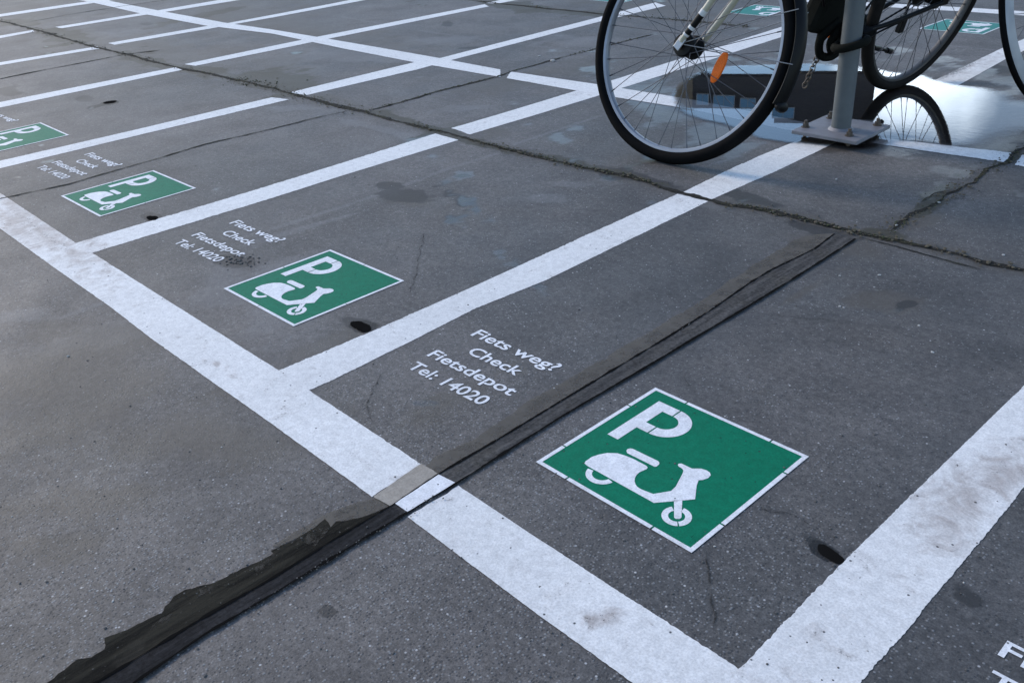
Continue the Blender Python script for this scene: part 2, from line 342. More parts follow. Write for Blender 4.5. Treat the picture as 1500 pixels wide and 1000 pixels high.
FIELDS = dict(
  hole=[(535, 478, 20, 8, 8), (222, 319.5, 11, 4.5, 5), (1213, 810, 21, 11, 32), (161, 150, 11, 2.2, -6)],
  dark=[(570, 272, 22, 6, 0), (590, 287, 36, 11, 5), (350, 383, 24, 7, 0), (220, 317, 16, 5, 0), (528, 474, 28, 7, 10), (1420, 877, 17, 8, 25), (1330, 445, 8, 3, 0), (125, 146, 14, 4, 0), (690, 70, 12, 2, 0), (655, 34, 6, 3, 0), (678, 71, 12, 1.6, 0), (1208, 804, 24, 8, 32), (480, 895, 14, 10, 0), (10, 134, 16, 5, 0), (1190, 335, 40, 5, 14), (1140, 405, 60, 8, -32), (930, 258, 60, 5, 15), (216, 36, 7, 2, 0), (1100, 290, 60, 5, 14), (820, 236, 80, 4, 14), (1460, 100, 30, 6, 10)],
  brown=[(600, 294, 38, 14, 5), (230, 655, 50, 26, -5), (150, 505, 110, 40, 0), (500, 500, 60, 16, -20), (350, 20, 90, 20, 0), (30, 20, 80, 22, -5), (330, 75, 50, 10, 0), (640, 590, 60, 25, -30), (1345, 325, 50, 16, 0), (700, 190, 60, 9, 10), (1250, 365, 60, 12, 10), (1000, 620, 60, 30, -30), (1180, 425, 40, 6, -30), (470, 140, 120, 6, 15), (150, 730, 120, 20, -10), (60, 800, 50, 20, 0), (930, 12, 90, 10, 5), (180, 70, 200, 22, 8), (420, 40, 160, 16, 8), (100, 560, 160, 70, 0), (300, 640, 120, 40, 0), (760, 115, 90, 14, -10), (1280, 440, 60, 10, 0)],
  moss=[(380, 117, 62, 13, 8), (95, 52, 45, 8, 10), (225, 92, 60, 5, 14), (20, 33, 30, 5, 0), (690, 208, 60, 4, 14), (640, 190, 30, 4, 14), (560, 168, 40, 3.5, 12), (1300, 342, 30, 6, 10), (1355, 306, 26, 10, -30), (1480, 232, 20, 8, -30), (745, 8, 60, 5, 7), (860, 20, 40, 4, 5), (810, 232, 22, 5, 14), (900, 252, 60, 3, 14), (655, 196, 24, 6, 0), (300, 102, 40, 5, 8), (300, 22, 60, 3, -12)],
  light=[(140, 490, 110, 14, -16), (30, 460, 50, 10, -10), (690, 158, 40, 5, -5), (190, 480, 40, 10, 0), (330, 420, 40, 30, 0), (460, 330, 90, 4, -16), (830, 270, 40, 6, 0), (560, 190, 80, 5, 14), (420, 430, 60, 60, 0), (520, 80, 90, 14, 0), (1040, 300, 20, 4, 0), (800, 290, 40, 7, 0), (870, 60, 60, 8, 0), (640, 60, 60, 6, 0), (180, 50, 50, 8, 0), (430, 158, 30, 4, 0)],
  grit=[(150, 850, 260, 200, 0), (620, 640, 140, 90, -30), (700, 900, 300, 120, 0), (900, 700, 300, 100, 20), (100, 980, 300, 120, 0), (1000, 880, 160, 100, 0)],
  wet=[(1190, 145, 230, 55, 0), (1420, 175, 110, 45, 0), (1240, 212, 70, 10, 0), (620, 590, 30, 6, 0)],
)
ELL = {k: [ell(*a) for a in v] for k, v in FIELDS.items()}
LIGHTLINES = [[(400, 335), (500, 303), (581, 276), (651, 249), (743, 220)], [(751, 212), (800, 196), (878, 170)], [(500, 25), (560, 35)], [(615, 45), (721, 60)], [(756, 64), (847, 76), (900, 84)], [(1292, 58), (1365, 65), (1428, 70.5), (1480, 76)], [(545, 158), (620, 180)], [(0, 470), (90, 465), (190, 430)]]
FINECR = [[(1080, 738), (1150, 752), (1185, 775), (1205, 805)], [(1035, 800), (1048, 860), (1050, 940)], [(1000, 545), (1005, 560), (1015, 575)], [(620, 340), (612, 380), (600, 430)], [(560, 545), (540, 590), (545, 620)], [(1120, 460), (1200, 468), (1320, 480)], [(1180, 268), (1300, 276)]]
WL = [w2(l) for l in LIGHTLINES]; WC = [w2(l) for l in FINECR]
WJ = w2(J1); WJ5 = w2(J5); BARL = [(1193, 368.5), (1130, 398.5), (1100, 416.5), (1040, 458.5), (980, 496), (920, 532), (830, 585.6), (729, 647), (662, 686)]
WB = w2(BARL)
WV = [(rng.normal(0, k, 2), rng.random()*6.28, a) for k, a in ((9, .16), (18, .13), (30, .11), (55, .09), (90, .06)) for _ in range(3)]
def field(name, X, Y, near=None):
    f = np.zeros(X.shape); wob = sum(a*np.sin(k[0]*X+k[1]*Y+ph) for k, ph, a in WV)
    for c, A in ELL[name]:
        dx, dy = X-c[0], Y-c[1]
        r = np.hypot(A[0, 0]*dx+A[0, 1]*dy, A[1, 0]*dx+A[1, 1]*dy)*(1+.9*wob)
        if name == 'hole': v = np.clip(1.5-r, 0, 1)
        else: v = np.clip(1.35-r*.85, 0, 1)
        f = np.maximum(f, v)
    if name == 'light':
        for l in WL: f = np.maximum(f, .95*np.clip(1-pdist(X, Y, l)/.022, 0, 1))
    if name == 'dark':
        for l in WC: f = np.maximum(f, .40*np.clip(1.3-pdist(X, Y, l)/.022, 0, 1))
        f = np.maximum(f, .5*np.clip(1.3-pdist(X, Y, WJ)/.03, 0, 1))
    if name == 'brown':
        f = np.maximum(f, .85*np.clip(1.3-pdist(X, Y, WJ)/.06, 0, 1)); f = np.maximum(f, .6*np.clip(1.2-pdist(X, Y, WB)/.06, 0, 1))
        f = np.maximum(f, .6*np.clip(1.2-pdist(X, Y, WJ5)/.12, 0, 1))
    return f
# ------------------------------------------------------------------ ground
def axis(stops):
    out = [stops[0][0]]
    for (a, _), (b, st) in zip(stops[:-1], stops[1:]):
        n = max(1, int(round((b-a)/st))); out += list(np.linspace(a, b, n+1)[1:])
    return np.array(out)
gx = axis([(-900, 0), (-300, 300), (-100, 50), (-30, 10), (-13, 1.5), (-9, .06), (-4, .03), (-2.3, .016), (.2, .0105), (2, .05), (8, .5), (30, 5), (100, 20), (400, 100), (900, 250)])
gy = axis([(-900, 0), (-300, 300), (-100, 50), (-20, 10), (-3, 1), (-.3, .1), (2.0, .0105), (3.5, .018), (6.5, .03), (12, .3), (40, 3), (120, 20), (400, 100), (900, 250)])
X, Y = np.meshgrid(gx, gy); nx, ny = len(gx), len(gy)
co = np.zeros((nx*ny, 3)); co[:, 0] = X.ravel(); co[:, 1] = Y.ravel()
me = bpy.data.meshes.new('ground'); me.vertices.add(nx*ny); me.vertices.foreach_set('co', co.ravel())
ii, jj = np.meshgrid(np.arange(nx-1), np.arange(ny-1)); a0 = (jj*nx+ii).ravel()
quads = np.stack([a0, a0+1, a0+nx+1, a0+nx], 1); nf = len(quads)
me.loops.add(nf*4); me.loops.foreach_set('vertex_index', quads.ravel())
me.polygons.add(nf); me.polygons.foreach_set('loop_start', np.arange(nf)*4)
me.update(calc_edges=True)
for k in ('hole', 'dark', 'brown', 'moss', 'light', 'grit', 'wet'):
    at = me.attributes.new(k, 'FLOAT', 'POINT'); at.data.foreach_set('value', field(k, X, Y).ravel())
tag(link('ground', me, MAT['asphalt']), 'grey worn asphalt of the parking ground', None, None, 'structure')
# ------------------------------------------------------------------ painted strips
def resample(P, n):
    P = np.array(P, float); d = np.r_[0, np.cumsum(np.linalg.norm(np.diff(P, axis=0), axis=1))]
    t = np.linspace(0, d[-1], n); return np.stack([np.interp(t, d, P[:, k]) for k in (0, 1)], 1)
WEAR = []    # (world centre, inverse matrix, strength)
def addwear(px, py, rx, ry, ang, s): WEAR.append((*ell(px, py, rx, ry, ang), s))
DIRT = []
def adddirt(px, py, rx, ry, ang, s): DIRT.append((*ell(px, py, rx, ry, ang), s))
adddirt(50, 320, 120, 34, 38, 1.0); adddirt(20, 330, 60, 18, 38, 1.1); adddirt(150, 385, 50, 10, 38, .8); adddirt(330, 540, 60, 10, 38, .6); adddirt(120, 352, 50, 16, 10, .8); adddirt(250, 420, 60, 14, 20, .45); adddirt(885, 905, 34, 16, 0, 1.0)
adddirt(270, 500, 40, 12, 20, .4); adddirt(1400, 740, 90, 60, -45, 1.0); adddirt(1330, 860, 90, 50, -45, .5); adddirt(1470, 690, 60, 50, -40, 1.0)
adddirt(1180, 960, 120, 50, -30, .45); adddirt(590, 690, 50, 20, -30, .5); adddirt(1430, 95, 60, 16, -25, .7); adddirt(1020, 960, 90, 30, 30, .4)
addwear(60, 340, 70, 10, 38, .55); addwear(1455, 690, 60, 18, -35, .52); addwear(1400, 650, 40, 8, -20, .42); addwear(890, 905, 30, 12, 10, .55); addwear(1400, 100, 60, 14, -25, .75)
addwear(1260, 845, 30, 20, 0, .3); addwear(95, 362, 26, 8, 30, .6); addwear(690, 193, 30, 8, 0, .5); addwear(1440, 226, 60, 6, 10, .4); addwear(740, 109, 20, 4, 0, .5); addwear(1040, 288, 30, 5, 0, .3)
def dw(lst, X, Y):
    f = np.zeros(X.shape)
    for c, A, s in lst:
        dx, dy = X-c[0], Y-c[1]; r = np.hypot(A[0, 0]*dx+A[0, 1]*dy, A[1, 0]*dx+A[1, 1]*dy); f = np.maximum(f, s*np.clip(1.3-r*.8, 0, 1))
    return f
def strips(name, segs, z, mat, rag=.0022, step=.0035, ends=True):
    """segs: [(edge_a, edge_b)] world polylines; each becomes a ragged strip, all in one mesh"""
    V = []; Fc = []
    for ea, eb in segs:
        L = max(np.linalg.norm(np.diff(np.array(e), axis=0), axis=1).sum() for e in (ea, eb))
        n = int(min(1300, max(6, L/step))); A = resample(ea, n); Bp = resample(eb, n); W = 8; base = len(V)
        d = Bp-A; d /= np.linalg.norm(d, axis=1)[:, None]
        seed = rng.random()*100
        for i in range(n):
            ra = rag*max(.3, 1+1.4*mnoise.noise((A[i, 0]*5, A[i, 1]*5, seed+3)))*(.5*mnoise.noise((A[i, 0]*14, A[i, 1]*14, seed))+.5*mnoise.noise((A[i, 0]*43, A[i, 1]*43, seed))+.9*mnoise.noise((A[i, 0]*170, A[i, 1]*170, seed)))
            rb = rag*max(.3, 1+1.4*mnoise.noise((Bp[i, 0]*5, Bp[i, 1]*5, seed+5+3)))*(.5*mnoise.noise((Bp[i, 0]*14, Bp[i, 1]*14, seed+5))+.5*mnoise.noise((Bp[i, 0]*43, Bp[i, 1]*43, seed+5))+.9*mnoise.noise((Bp[i, 0]*170, Bp[i, 1]*170, seed+5)))
            a = A[i]+d[i]*ra; b = Bp[i]+d[i]*rb
            tv = (A[min(i+1, n-1)]-A[max(i-1, 0)]); tv = tv/np.linalg.norm(tv)
            for k in range(W+1):
                q = a+(b-a)*k/W
                if ends and i in (0, n-1): q = q+tv*rag*2.2*mnoise.noise((q[0]*60, q[1]*60, seed+9))
                V.append((q[0], q[1], z))
        for i in range(n-1):
            for k in range(W):
                p = base+i*(W+1)+k; Fc.append((p, p+1, p+W+2, p+W+1))
    o = mesh(name, V, Fc, mat); Xv = np.array(V)
    fixup(o)
    for nm, lst in (('dirt', DIRT), ('wear', WEAR)):
        at = o.data.attributes.new(nm, 'FLOAT', 'POINT'); at.data.foreach_set('value', dw(lst, Xv[:, 0], Xv[:, 1]))
    return o
def fixup(o):
    me = o.data
    if len(me.polygons) and sum(p.normal.z for p in list(me.polygons)[:20]) < 0: me.flip_normals()
def mw(pts): return [tuple(np.array(p)*S) for p in pts]      # calibrated units -> metres
def px(*L): return [tuple(v) for v in GL(L)]
Z1, Z2, Z3 = .0007, .0011, .0014
# front line (runs along x), in two stretches either side of the expansion joint
fu1 = mw([(-14, .80), (-9, .80)])+px((0, 283), (16.8, 294), (112, 357), (134, 370), (240, 437), (413, 546), (617, 680))
fl1 = mw([(-14, .675), (-9, .675)])+px((0, 335), (90, 400), (162, 450), (224, 498), (400, 622.5), (545.6, 728))
fu3 = px((672, 712), (800, 797), (900, 862), (1081.5, 979))+mw([(.1, .778), (3, .76)])
fl3 = px((597.5, 757.5), (786, 899), (927, 1000))+mw([(-.2, .672), (3, .66)])
front = strips('painted_line', [(fu1, fl1), (fu3, fl3)], Z2, MAT['white'], rag=.0013)
tag(front, 'wide white line from the left edge to the bottom centre, in front of all bays', 'painted line', 'white parking lines')
# cross line C (second long line)
cu = mw([(-30, 3.215), (-14, 3.205)])+px((151, 0), (232, 16), (329.5, 33.8), (400, 44), (466.7, 55), (560, 71), (640, 85), (733, 102.5))
cl = mw([(-30, 3.09), (-14, 3.085)])+px((130, 3), (200, 19), (300, 37.8), (400, 50), (500, 71), (606.7, 91.7), (733, 113.5))
cu2 = px((748, 105.5), (875, 124), (1020, 147.5), (1180, 180), (1302, 204), (1485, 224.5))
cl2 = px((742, 115), (843, 133), (907, 143.8), (1010, 160), (1150, 190), (1305, 214), (1470, 238))
cu3 = px((1497, 227))+mw([(2.5, 3.3)]); cl3 = px((1486, 242))+mw([(2.5, 3.17)])
tag(strips('painted_line', [(cu, cl), (cu2, cl2), (cu3, cl3)], Z2, MAT['white']), 'long white cross line from the top left running under the puddle', 'painted line', 'white parking lines')
# third long line, top right
tag(strips('painted_line', [(mw([(-9, 5.72), (-3, 5.76)])+[tuple(v) for v in (np.array([-2.04, 5.235]), np.array([-1.0, 5.27]), np.array([3, 5.3]))],
     mw([(-9, 5.60), (-3, 5.63)])+[(-1.981, 5.118), (-1.0, 5.15), (3, 5.18)])], Z2, MAT['white']), 'white line along the top right corner beyond the far green symbols', 'painted line', 'white parking lines')
def divider(label, segs): tag(strips('painted_line', segs, Z1, MAT['white']), label, 'painted line', 'white parking lines')
YF = .735
divider('broad white line with pinkish scuffs at the lower right corner', [(mw([(-.455, .74)])+px((1081.5, 979), (1100, 964), (1160, 900), (1229, 829), (1361, 700), (1500, 565))+mw([(-.45, 2.42)]), mw([(-.33, .74)])+px((1262, 1000), (1370, 871), (1440, 788), (1500, 715))+mw([(-.33, 2.38)]))])
divider('white line between the first two green symbols leading up to the bolted post plate', [
    (px((395, 549), (407.8, 543), (560, 479), (700, 417), (800, 371.5), (992, 284.5)), px((443, 576), (480.5, 560), (600, 501), (700, 450.7), (800, 410.5), (1038, 295))),
    (px((1001, 281.5), (1065, 250), (1120, 225.5), (1174.5, 204), (1240, 175)), px((1042, 292.5), (1139, 250), (1222.6, 210), (1290, 177))),
    (px((1362, 121), (1380, 113), (1470, 70), (1530, 45)), px((1392, 131), (1401, 127), (1475, 86), (1540, 57)))])
divider('white line between the second and third green symbols ending at the bicycle wheel', [
    (px((95, 362), (112, 356), (336, 290), (400, 270.4), (500, 239.4), (637.7, 196)), px((118, 377), (137, 370), (400, 290), (500, 258), (671.5, 205.6))),
    (px((662, 188), (750, 162), (846, 132.7), (900, 117), (1141, 41), (1240, 8)), px((688, 197.5), (780, 170), (875, 141), (903, 132), (1141, 56), (1250, 20)))])
divider('white line above the third green symbol and below the leftmost one', [
    (mw([(-4.03, .74)])+px((0, 236), (200, 190), (398, 143)), mw([(-3.93, .74)])+px((0, 247), (200, 199), (424, 146))),
    (px((425, 135.7), (606.7, 91.7), (646.7, 85), (880, 25), (960, 4)), px((448, 140), (613, 101.7), (663, 88), (880, 31.7), (975, 9)))])
divider('white line just above the leftmost green symbol', [
    (mw([(-5.2, .74)])+px((0, 150), (259, 98.6)), mw([(-5.09, .74)])+px((0, 158), (268, 102.6))),
    (px((270, 94.5), (400, 67.5), (470, 53.3), (710, 6.7)), px((286, 97), (400, 74), (470, 59.5), (716, 10))),
    (px((712, 5), (740, -1)), px((728, 6), (760, 0)))])
divider('narrow white line second from the top at the left edge', [
    (mw([(-6.38, .74)])+px((0, 91.8), (143, 68.3)), mw([(-6.27, .74)])+px((0, 96), (146, 71.5))),
    (px((159, 63.5), (308, 37.8), (332, 34.6), (400, 22), (480, 7), (560, -9)), px((168, 66), (310, 42), (345, 35.5), (400, 26), (480, 11), (570, -6)))])
divider('short white line meeting the crossing at the top left edge', [
    (mw([(-7.55, .74)])+px((0, 52.7), (48.6, 44.3)), mw([(-7.43, .74)])+px((0, 56.5), (50, 47))),
    (px((81, 40), (208, 19.5), (232, 15.5), (330, -1)), px((90, 42), (208, 23), (245, 17.5), (360, -1)))])
divider('thin far white line in the top left corner', [(mw([(-8.72, .74)])+px((0, 21.2), (128, 2.5), (180, -6)), mw([(-8.6, .74)])+px((0, 25), (133, 5.5), (190, -3)))])
# dirt-covered piece of the front line beside the joint, and the clean piece painted on the joint bar
dirty = strips('painted_patch', [(px((617.5, 680.5), (641, 694)), px((546.5, 728.5), (572, 742.5)))], .0024, None, .001)
dm = m_paint('silt_covered_paint', (.34, .30, .25), (.22, .18, .14)); dirty.data.materials.append(dm)
tag(dirty, 'brown dirt covered piece of the wide white line beside the dark joint bar', 'painted patch')
# ------------------------------------------------------------------ joint bar and silt
def poly(name, P, z, mat, jit=.0, step=.01, parent=None, sub=True, zf=None):
    P = [np.array(p, float) for p in P]; Q = []
    for a, b in zip(P, P[1:]+P[:1]):
        n = max(1, int(np.linalg.norm(b-a)/step)) if sub else 1
        for i in range(n):
            q = a+(b-a)*i/n
            if jit: q = q+jit*1.5*np.array([mnoise.noise((q[0]*17, q[1]*17, 3.)), mnoise.noise((q[0]*17, q[1]*17, 8.))])+jit*np.array([mnoise.noise((q[0]*50, q[1]*50, 3.)), mnoise.noise((q[0]*50, q[1]*50, 8.))])+jit*.6*np.array([mnoise.noise((q[0]*190, q[1]*190, 3.)), mnoise.noise((q[0]*190, q[1]*190, 8.))])
            Q.append((q[0], q[1], z))
    return mesh(name, Q, [up3([q[:2] for q in Q], t, 0) for t in tessellate_polygon([[Vector(q) for q in Q]])], mat, parent)
bar_t = px((1222, 344), (1193, 366), (1130, 396.5), (1100, 414.5), (1040, 456.5), (980, 494), (920, 530), (830, 584), (729, 645.5), (662, 684.5), (643.5, 695.6), (579, 739), (500, 785), (400, 848), (300, 905), (192, 971), (144, 1000), (60, 1052))
bar_b = px((1253, 351), (1202, 384), (1150, 417), (1091, 453), (1010, 501), (950, 537), (830, 607), (746, 660), (670, 708.5), (648, 720), (596, 752.5), (498, 812), (400, 872), (300, 931), (201, 999), (120, 1055))
def bar_mat():
    n = N('joint_bar'); mp = n.new('ShaderNodeMapping'); mp.inputs['Scale'].default_value = (70, 5, 5)
    n.l.new(n.tc.outputs['Object'], mp.inputs[0]); st = n.noise(1.0, 6, .65, vec=mp.outputs[0], dist=.4); f = n.noise(140, 5, .75); b = n.noise(9, 5, .65)
    c = n.mix(n.ss(st, .35, .65), (.046, .044, .043), (.088, .083, .078)); c = n.mix(n.ss(b, .5, .7, 0, .5), c, (.07, .062, .050))
    d = n.mix(n.ss(st, .35, .65), (.011, .011, .012), (.027, .026, .027))
    c = n.mix(n.attr('siltcover'), c, d); c = n.mix(1.0, c, n.mix(n.ss(f, .3, .7), (.6, .6, .6), (1.4, 1.4, 1.4)), 'MULTIPLY')
    return n.set(col=c, rough=.85, spec=.08, normal=n.bump(n.ma('ADD', st, f), .6, .0015))
def bar():
    root = empty('expansion_joint', (float(bar_t[8][0]), float(bar_t[8][1]), 0))
    n = 260; A = resample(bar_t, n); Bq = resample(bar_b, n); b = B(); loc = np.array(root.location)
    V = []
    for i in range(n):
        d = Bq[i]-A[i]; wv = .0006*mnoise.noise((A[i, 0]*30, A[i, 1]*30, 1.))
        for t, z in ((0, .0024), (.05, .0024), (.30, .0025), (.34, .0024), (.40, .0024), (.44, .0025), (.95, .0024), (1., .0024)):
            q = A[i]+d*(t+wv*10); V.append((q[0]-loc[0], q[1]-loc[1], z))
    Fc = [(i*8+k, i*8+k+1, (i+1)*8+k+1, (i+1)*8+k) for i in range(n-1) for k in range(7)]
    o = mesh('profile_bar', V, Fc, bar_mat(), root)
    at = o.data.attributes.new('siltcover', 'FLOAT', 'POINT'); gy0 = G(590, 747)[1]
    at.data.foreach_set('value', [float(np.clip((gy0-(v[1]+loc[1]))/.012+.5, 0, 1)) for v in V]); fixup(o)
    for edge, w0, w1 in ((A, .0026, .0), (Bq, .0026, .0)):   # the dark gaps either side
        V = []
        for i in range(n):
            t = edge[min(i+1, n-1)]-edge[max(i-1, 0)]; t = t/np.linalg.norm(t); nn = np.array([-t[1], t[0]])
            wd = w0*max(.2, .8+.9*mnoise.noise((edge[i, 0]*25, edge[i, 1]*25, 4.))+.6*mnoise.noise((edge[i, 0]*110, edge[i, 1]*110, 6.)))
            for s in (-1, 1):
                q = edge[i]+nn*wd*s; V.append((q[0]-loc[0], q[1]-loc[1], .0032 if s < 0 else .0033))
        Fc = [(i*2, i*2+1, i*2+3, i*2+2) for i in range(n-1)]
        o = mesh('joint_gap', V, Fc, MAT['gap'], root); fixup(o)
    tag(root, 'dark rubber expansion joint bar running diagonally beside the nearest green symbol', 'expansion joint')
    # painted piece on top of the bar
    o = strips('paint_patch', [(px((643, 697), (667, 709)), px((579, 739.5), (597, 752)))], .0036, MAT['white2'], .0006)
    o.parent = root; o.location = -root.location
bar()
silt_a = px((1165, 352), (1190, 345), (1222, 343), (1193, 366), (1130, 396), (1100, 414.5), (1040, 456), (980, 494), (920, 530), (830, 584), (729, 645), (662, 684), (642, 694), (624, 683), (640, 668), (668, 655), (700, 640), (760, 600), (830, 556), (880, 528), (960, 482), (1020, 445), (1080, 405), (1110, 385))
silt_b = px((570, 741), (579, 739), (500, 785), (400, 848), (300, 905), (192, 971), (144, 1000), (60, 1052), (-10, 1050), (50, 1012), (72, 1000), (93, 982), (111, 967), (129, 962), (150, 952), (153, 934), (186, 922), (216, 907), (237, 898), (255, 874), (270, 863), (306, 856), (354, 832), (400, 811), (400, 805), (428, 793), (452, 778), (478, 760), (484, 772), (495, 763), (520, 760), (548, 751), (566, 742))
def silt_mat2():
    n = N('thin_silt'); f = n.noise(110, 5, .7); b = n.noise(12, 5, .65)
    c = n.mix(n.ss(b, .3, .7), (.062, .053, .041), (.092, .079, .062)); c = n.mix(n.ss(f, .4, .7, 0, .4), c, (.10, .09, .08))
    return n.set(col=c, rough=.75, normal=n.bump(f, .5, .002), alpha=n.ss(n.noise(26, 5, .7), .25, .6, .35, .9))
tag(poly('silt', silt_a, .0016, silt_mat2(), .004), 'thin brown silt lying along the upper side of the joint bar', None, None, 'stuff')
thin2 = silt_mat2(); dry_ = m_patch()
tag(poly('silt', px((546, 730), (572, 741), (566, 743), (548, 752), (520, 761), (495, 764), (484, 773), (478, 761), (452, 779), (410, 800), (402, 799), (440, 775), (470, 757), (500, 745)), .0012, thin2, .003), 'thin brown silt between the dark silt and the wide white line', None, None, 'stuff')
for q in (((482, 775), (477, 787), (457, 799), (436, 797), (462, 781)), ((403, 811), (395, 823), (375, 832), (388, 818)), ((311, 857), (303, 866), (285, 874), (297, 861)), ((255, 900), (240, 912), (222, 921), (236, 908))):
    tag(poly('silt', px(*q), .0013, dry_, .008, .002), 'small dry pale patch inside the dark silt', None, None, 'stuff')
tag(poly('silt', silt_b, .0010, MAT['silt'], .0045, .006), 'dark wet silt with a ragged edge filling the joint at the lower left', None, None, 'stuff')
# ------------------------------------------------------------------ cracks between slabs
def crack(label, P, w0, z=.0018, jit=.006, mat=None):
    P = resample(GL(P), max(8, int(np.linalg.norm(np.diff(np.array(GL(P)), axis=0), axis=1).sum()/.008))); n = len(P); V = []; sd_ = rng.random()*50
    for i in range(n):
        t = P[min(i+1, n-1)]-P[max(i-1, 0)]; t = t/np.linalg.norm(t); nn = np.array([-t[1], t[0]])
        c = P[i]+nn*jit*(mnoise.noise((P[i, 0]*8, P[i, 1]*8, sd_))+.5*mnoise.noise((P[i, 0]*40, P[i, 1]*40, sd_)))
        tap = min(1, i/6, (n-1-i)/6)
        for s in (-1, 1):
            wd = w0*tap*max(.22, .75+1.1*mnoise.noise((P[i, 0]*5, P[i, 1]*5, sd_+s*2))+.8*mnoise.noise((P[i, 0]*22, P[i, 1]*22, sd_+s))+.5*mnoise.noise((P[i, 0]*90, P[i, 1]*90, sd_+s)))
            q = c+nn*s*wd; V.append((q[0], q[1], z))
    Fc = [(i*2, i*2+1, i*2+3, i*2+2) for i in range(n-1)]
    o = mesh('ground_crack', V, Fc, mat or MAT['crack']); fixup(o); return tag(o, label, None, None, 'structure')
crack('long dark mossy slab joint crossing from the top left to the right edge', J1, .0115)
crack('thin dark slab joint left of the third green symbol', J3a, .0055, jit=.002)
crack('thin slab joint running up to the bicycle wheel', J3b, .0075)
crack('slab joint at the left edge', J2, .009, jit=.003)
crack('jagged crack at the right edge', J4, .006, jit=.012)
crack('small branch of the jagged crack', J4b, .0035, jit=.006)
crack('slab joint at the top centre', J5, .011)
crack('faint joint in the top left corner', J6, .008)
crack('thin black slit beside the slab joint', [(1262, 349), (1300, 358), (1350, 372), (1400, 386), (1446, 398)], .0025, jit=.001)
def pit(cx, cy, rx, ry, ang, cap=False):
    ca, sa = math.cos(math.radians(ang)), math.sin(math.radians(ang)); P = []
    for k in range(40):
        t = 2*math.pi*k/40; e = .55 if cap else 1.0
        x = rx*math.copysign(abs(math.cos(t))**e, math.cos(t)); y = ry*math.copysign(abs(math.sin(t))**e, math.sin(t)); P.append((cx+x*ca-y*sa, cy+x*sa+y*ca))
    tag(poly('ground_pit', px(*P), .0010, MAT['gap'], .0045 if not cap else .0022, .003), 'small black hole in the asphalt', None, None, 'structure')
pit(1215, 812, 21, 7.6, 32, True); pit(529, 478.5, 17, 6.5, 8); pit(223, 320, 9, 3.4, 4); pit(161, 150, 10, 1.8, -8)
def m_hair():
    n = N('hairline'); return n.set(col=(.030, .029, .028), rough=.95, spec=.1, alpha=n.ss(n.noise(55, 5, .75), .38, .68, .0, .8))
for l in FINECR[:6]: crack('hairline crack in the asphalt', l, .0020, z=.0009, jit=.016, mat=m_hair())
# ------------------------------------------------------------------ grit, pebbles, moss tufts
def blobs(name, pts, mat, label, flat=.6):
    V = []; Fc = []
    ico = [(0, 0, 1), (.894, 0, .447), (.276, .851, .447), (-.724, .526, .447), (-.724, -.526, .447), (.276, -.851, .447), (.724, .526, -.447), (-.276, .851, -.447), (-.894, 0, -.447), (-.276, -.851, -.447), (.724, -.526, -.447), (0, 0, -1)]
    fi = [(0, 1, 2), (0, 2, 3), (0, 3, 4), (0, 4, 5), (0, 5, 1), (1, 6, 2), (2, 7, 3), (3, 8, 4), (4, 9, 5), (5, 10, 1), (6, 7, 2), (7, 8, 3), (8, 9, 4), (9, 10, 5), (10, 6, 1), (11, 7, 6), (11, 8, 7), (11, 9, 8), (11, 10, 9), (11, 6, 10)]
    ico = np.array(ico)
    for x, y, z, r in pts:
        b = len(V); th = rng.random()*6.28; c, s = math.cos(th), math.sin(th); sx = .7+.7*rng.random()
        q = ico*(1+.35*(rng.random((12, 1))-.5)); q = q*[sx, 1, flat]; q = np.stack([q[:, 0]*c-q[:, 1]*s, q[:, 0]*s+q[:, 1]*c, q[:, 2]], 1)*r
        V += [tuple(v) for v in q+[x, y, z+r*flat*.5]]; Fc += [tuple(i+b for i in f) for f in fi]
    return tag(mesh(name, V, Fc, mat), label, None, None, 'stuff')
def along(P, n, spread, r0, r1, z=.003):
    W = resample(GL(P), 400); out = []
    for _ in range(n):
        i = rng.integers(0, 400); q = W[i]
        if mnoise.noise((q[0]*3, q[1]*3, 7.)) < -.12: continue
        d = rng.normal(0, spread, 2); r = r0+(r1-r0)*rng.random()**3; out.append((q[0]+d[0], q[1]+d[1], z, r))
    return out
blobs('moss', along(J1[:14], 700, .018, .001, .004)+along(J1[14:27], 600, .008, .001, .0038)+along(J4, 200, .010, .001, .0035)+along(J5, 260, .02, .0015, .006)+along(J3b, 150, .008, .0015, .005)
      + [(*G(372+rng.normal(0, 22), 120+rng.normal(0, 4.5))[:2], .001, .001+.004*rng.random()) for _ in range(60)], MAT['leaf'], 'low dark green moss tufts growing along the slab joints', .5)
blobs('dry_litter', along(J1[8:13], 500, .035, .001, .004)+along(J1[2:8], 300, .03, .001, .005)+along(J1[14:19], 400, .02, .0008, .003)+along(J1[:14], 300, .02, .001, .004)+along(J1[14:], 900, .014, .001, .0055)+along(J4, 300, .02, .001, .005)+along(J5, 200, .03, .002, .007)+along(J3b, 150, .012, .001, .004), MAT['dry'], 'brown crumbs and dry litter in the slab joints', .45)
gp = along(BARL, 160, .008, .0005, .0016)+along([(648, 722), (596, 754), (498, 813), (400, 873), (300, 932), (200, 1000)], 160, .007, .0005, .0018)+along([(545, 733), (428, 795), (306, 857), (237, 900), (150, 950), (80, 995)], 150, .016, .0005, .0018)+along(J1, 260, .02, .001, .005)+along(J4, 90, .03, .001, .004)
gp += [(*G(350+rng.normal(0, 12), 383+rng.normal(0, 4))[:2], 0, .001+.003*rng.random()) for _ in range(70)]
for _ in range(420):
    q = G(rng.random()*1500, 200+800*rng.random()); gp.append((q[0], q[1], 0, .0008+.0016*rng.random()**2))
blobs('grit', gp, MAT['stone'], 'small grey grit scattered on the asphalt', .6)
